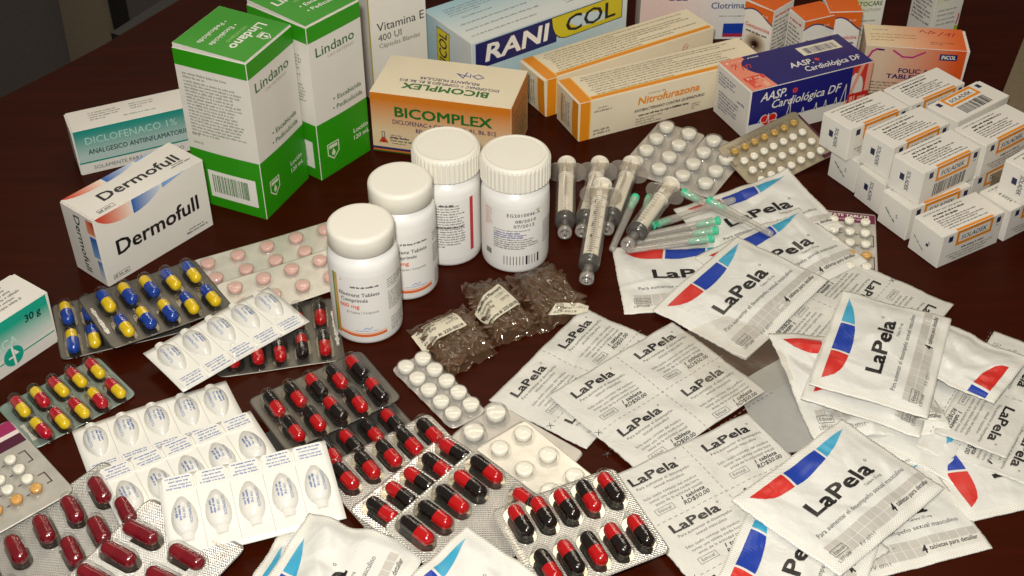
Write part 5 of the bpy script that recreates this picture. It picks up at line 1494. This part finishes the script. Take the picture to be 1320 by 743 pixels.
strips('lower perforated LaPela strip running under the front sachet', 62.0, 469.0, .541, 3.8, 3, 47.5, 35.8, 3, tilt=(0, 1.5, 0, 0), up=12)
strips('perforated LaPela strip printed upside down behind the standing up sachet', 249.9, 618.1, -2.229, 1.6, 2, 48.0, 36.0, 4, tilt=(0, 0, 1, 1))

# sachets, lowest first
sachet('rear LaPela sachet whose top lettering is hidden by capped needles', zc([(105.9, 715.9), (186.2, 754.2), (214.2, 695.5), (133.9, 657.2)], 1.5, 6, 3, 1), seed=1, curl=(0, 3, 0, 0), wr=.8)
sachet('left LaPela sachet under the green needles, lettering level with the table edge', zc([(63.3, 676.4), (152.2, 681.6), (156.0, 616.7), (67.1, 611.5)], .6, .6, .6, .6), seed=2, wr=.9, puff=1.8)
sachet('glossy LaPela sachet between the rear and the big centre one', zc([(114.1, 662.8), (187.5, 713.2), (222.3, 659.7), (148.9, 609.3)], 3.5, 5.5, 3, 3), seed=3, wr=1.1)
sachet('big centre LaPela sachet fully readable above the perforated strips', zc([(83.3, 610.7), (142.0, 677.6), (192.9, 637.0), (133.2, 566.8)], 5, 8.5, 6, 3), seed=4, wr=.9, curl=(0, 0, 0, 1.5))
sachet('crumpled sachet left of the upright one with a creased red and blue swoosh', zc([(148.6, 588, 0), (226, 580, 0), (236, 508, 0), (161.5, 506, 0)], 7, 9, 5, 2), seed=5, wr=2.6, puff=3.0)
sachet('right edge sachet with the point of a red swoosh, lowest in its pile', zc([(230.2, 449.1), (206.9, 535.0), (269.6, 552.1), (293.0, 466.2)], .6, .6, .8, .8), seed=6, wr=.9)
sachet('sachet buried low in the right pile, its cut edge just showing', zc([(286, 545), (229.0, 474.5), (172.0, 519.0), (229.0, 590.0)], 3, 1.2, 1.2, 3), ink=None, seed=19, wr=1.4, puff=2)
sachet('sachet at the right of the pile showing only a cyan swoosh tip', zc([(284.1, 559.2), (230.4, 488.2), (178.6, 527.4), (232.3, 598.4)], 3, 2.4, 3.4, 4.6), ink='swoosh', seed=7, wr=1.2, puff=1.3)
strips('perforated LaPela strip at the right photo edge, its words running down', 295.5, 564.6, -2.17, 7.5, 1, 48.0, 36.0, 8, tilt=(0, 0, -2, 0), up=13, bottom=26)
strips('lower perforated LaPela strip at the right photo edge, under its twin', 303.0, 548.4, -2.162, 4.5, 1, 48.0, 36.0, 9, tilt=(0, 0, -2, 0), up=13, bottom=26)
sachet('sachet with stamped corner directly beneath the upright LaPela one', zc([(157.0, 528.0, 0), (190.5, 604.0, 0), (250.0, 578.0, 0), (216.5, 501.5, 0)], 11, 11, 8, 8), seed=10, wr=1.3, puff=2.6)
sachet('creased sachet with a red swoosh fan right of the upright one', zc([(290.8, 558.9), (260.2, 522.0), (210.0, 563.4), (240.7, 600.3)], 12, 12.5, 10.5, 9), ink='fan', seed=11, wr=1.8, puff=3, W=48, du=10)
sachet('upright LaPela sachet on top of the right pile, its words running up', zc([(161.4, 533.0, 0), (195.6, 614.0, 0), (254.0, 589.5, 0), (220.5, 508.0, 0)], 17, 16, 15.5, 15.5), seed=12, wr=1.0, puff=2.4)
sachet('front right sachet lying under the nearest LaPela one, price line visible', zc([(133.5, 468.6), (218.6, 494.7), (237.6, 432.5), (152.5, 406.5)], 1, .8, .6, .6), seed=13, wr=.8, puff=1.2)
sachet('sachet under the nearest LaPela one at the bottom edge, words running up', zc([(88.4, 388.2), (126.3, 468.8), (185.1, 441.1), (147.2, 360.6)], 6.5, 6.5, 4.5, 4), seed=14, wr=.8, puff=1.8)
sachet('nearest LaPela sachet at the lower right, fully readable on top', zc([(109.6, 453.8), (176.6, 512.4), (221.4, 467.4), (156.3, 408.4)], 11, 11, 5.5, 8.5), seed=15, wr=.9, puff=2.2, curl=(1.5, 0, 0, 1))
# bottom edge, foreground
sachet('glossy sachet at the bottom edge leaning under its neighbour, left', zc([(-139.7, 366.8), (-112, 446.5), (-52, 425), (-85, 343)], 5, 6, 5, 4), seed=16, wr=1.6, puff=2.4, du=-11)
sachet('glossy crumpled sachet at the bottom edge on top of the left pair', zc([(-131.7, 364.8), (-100.5, 443.5), (-40.5, 423), (-71.0, 341.5)], 9, 15, 13, 6), seed=17, wr=2.0, puff=3.0, du=-9)
sachet('glossy sachet with cyan swoosh at the bottom edge between capsule packs', zc([(-80.9, 363.9), (-21.9, 430.6), (26.8, 387.5), (-32.2, 320.9)], 13, 20, 18.5, 8), seed=18, wr=1.8, puff=2.6)

def bil(C, u, v):
    C = [np.array(c, float) for c in C]
    return tuple((C[3]*(1-u)+C[2]*u)*(1-v)+(C[0]*(1-u)+C[1]*u)*v)
# grey card under the clear film between the strips and the pile
t = thing('grey_card', 'plain grey card lying under the strips left of the crumpled sachet', 'card', (150, 540, 0))
m = MB()
C4_ = [(-25, 10), (12, 38), (22, -38), (-14, -44)]
for zt, fl in ((.55, False), (.15, True)): m.grid(lambda u, v: bil(C4_, u, v)+(zt+.25*math.sin(u*9+v*4),), 10, 10, flip=fl)
m.build('card_sheet', M['grey_card'], t)
t = thing('clear_film_sheet', 'crinkled clear plastic film draped over the middle strip corner', 'plastic film', (135, 555, 7.0))
m = MB()
C5_ = [(-50, 26), (0, 52), (32, 0), (-18, -32)]
m.grid(lambda u, v: bil(C5_, u, v)+(.8*math.sin(u*7+v*3)*math.sin(v*8)-1.0*u,), 24, 18)
m.build('film', M['overlay'], t)

# ------------------------------------------------------------------ small bags of dark pods
def bag(label, corners, lab, rows, seed, fill, lab_uv=None):
    q = random.Random(seed)
    C = [np.array(c, float) for c in corners]; o = np.mean(C, 0); o[2] = 0
    TL_, TR_, BR_, BL_ = [np.array([*(c-o)[:2], 0]) for c in C]
    t = thing('pod_bag', label, 'plastic bag', tuple(o), (0, 0, 0), 'clear bags of dark brown pods')
    ph = [q.uniform(0, 6) for _ in range(8)]
    def hg(u, v):
        e = min(1, u/.16, (1-u)/.16, (v)/.14, (1-v)/.30); e = max(0, e); e = e*e*(3-2*e)
        return 8.5*e+(.7*math.sin(u*19+ph[0]+3*v)*math.sin(v*13+ph[1])+.5*math.sin(u*31+v*23+ph[2])+.45*math.sin(u*11-v*37+ph[3]))*(1 if 0 < u < 1 else .6)+1.0
    def B(u, v): return (BL_*(1-u)+BR_*u)*(1-v)+(TL_*(1-u)+TR_*u)*v
    def top(u, v): p = B(u, v); return (p[0]+.8*math.sin(v*21+ph[4]), p[1]+.8*math.sin(u*23+ph[5]), max(.5, hg(u, v)))
    m = MB(); m.grid(top, 44, 44); m.build('bag_film', M['film'], t)
    # pods: elongated lumps, one mass of them
    s = MB()
    for i in range(fill):
        u, v = q.uniform(.11, .89), q.uniform(.10, .76); p = B(u, v); a = q.uniform(0, math.pi); L, W = q.uniform(4.5, 8), q.uniform(1.7, 2.6)
        zc_ = q.uniform(.2, .80)*max(1.0, hg(u, v)-2.2)+.6
        V = []; F = []; n, k = 7, 8
        for ii in range(n+1):
            tt = math.pi*ii/n
            for jj in range(k):
                an = 2*math.pi*jj/k; rr = W*math.sin(tt)*(1+.12*math.sin(an*3+ii))
                lx, ly, lz = -L*math.cos(tt), rr*math.cos(an), rr*math.sin(an)*.8
                V.append((p[0]+lx*math.cos(a)-ly*math.sin(a), p[1]+lx*math.sin(a)+ly*math.cos(a), max(.2, zc_+lz)))
        for ii in range(n):
            for jj in range(k): F.append((ii*k+jj, ii*k+(jj+1) % k, (ii+1)*k+(jj+1) % k, (ii+1)*k+jj))
        s.add(V, F, 0, True)
    so = s.build('pods', M['seeds'], t); so['kind'] = 'stuff'
    # paper label, following the film
    LC = [np.array(c, float)-o[:2] for c in lab]
    Minv = None
    def uv_of(p):
        u, v = .5, .5
        for _ in range(20):
            f = B(u, v)[:2]-p[:2]; du = (B(u+1e-4, v)-B(u, v))[:2]/1e-4; dv = (B(u, v+1e-4)-B(u, v))[:2]/1e-4
            d = np.linalg.solve(np.stack([du, dv], 1), -f); u += d[0]; v += d[1]
        return u, v
    W, H = np.linalg.norm(LC[1]-LC[0]), np.linalg.norm(LC[3]-LC[0])
    def lp(a, b, n):
        p = (LC[3]*(1-a)+LC[2]*a)*(1-b)+(LC[0]*(1-a)+LC[1]*a)*b
        u, v = uv_of(p); u = min(max(u, 0), 1); v = min(max(v, 0), 1)
        e = sum(hg(min(max(u+du, 0), 1), min(max(v+dv, 0), 1)) for du in (-.07, 0, .07) for dv in (-.07, 0, .07))/9
        return (p[0], p[1], e+1.25+n)
    m = MB(); m.grid(lambda a, b: lp(a, b, 0), 10, 8); m.grid(lambda a, b: lp(a, b, -.15), 10, 8, flip=True); m.build('paper_label', M['baglabel'], t)
    k = CutInk(); k.step = 3.0
    for txt, x, y, h, w_, bd in rows: k.text(txt, x*W, y*H, h, rgb(60, 52, 44), w=w_*W, bold=bd)
    k.build('printing', lambda v, n: np.array([lp(a/W, b/H, nn+.06) for (a, b), nn in zip(v, n)]), t)
    return t
ROWS = [('Medical Pharmacy', .06, .80, 2.3, .90, .03), ('Theragran', .04, .60, 2.2, .42, .01), ('11/2011', .62, .60, 2.1, .32, .0), ('Date Exp', .04, .42, 2.2, .38, .01), ('039778', .66, .40, 2.1, .28, .0), ('No', .06, .24, 2.2, .10, .01), ('Phone #: 225-5019', .03, .06, 2.2, .92, .03)]
bag('rightmost brown pod bag with its label folded at the near corner', [(-3.8, 646, 5), (23.2, 662.4, 5), (47.5, 614.5, 5), (16.8, 591.6, 5)], [(26, 610), (46, 616), (45.0, 610), (21, 602)], [('Theragran', .05, .5, 1.6, .5, .01), ('11/2011', .6, .5, 1.6, .3, 0), ('225-5019', .1, .15, 1.6, .6, .01)], 3, 150)
bag('middle brown pod bag with upright Medical Pharmacy label', [(-31.9, 639, 5), (-7.0, 645.5, 5), (17.2, 594.3, 5), (-10.6, 580.2, 5)], [(-23.0, 608.9), (-8.4, 628.0), (4.9, 609.7), (-12.3, 592.5)], ROWS, 2, 140)
bag('nearest brown pod bag with Medical Pharmacy label, beside the ten tablet blister', [(-61.8, 595.7, 5), (-28.6, 619.4, 5), (-8.0, 576.3, 5), (-36.5, 553.6, 5)], [(-58.7, 588.0), (-35.4, 604.8), (-26.1, 589.6), (-50.0, 572.5)], ROWS, 1, 150)
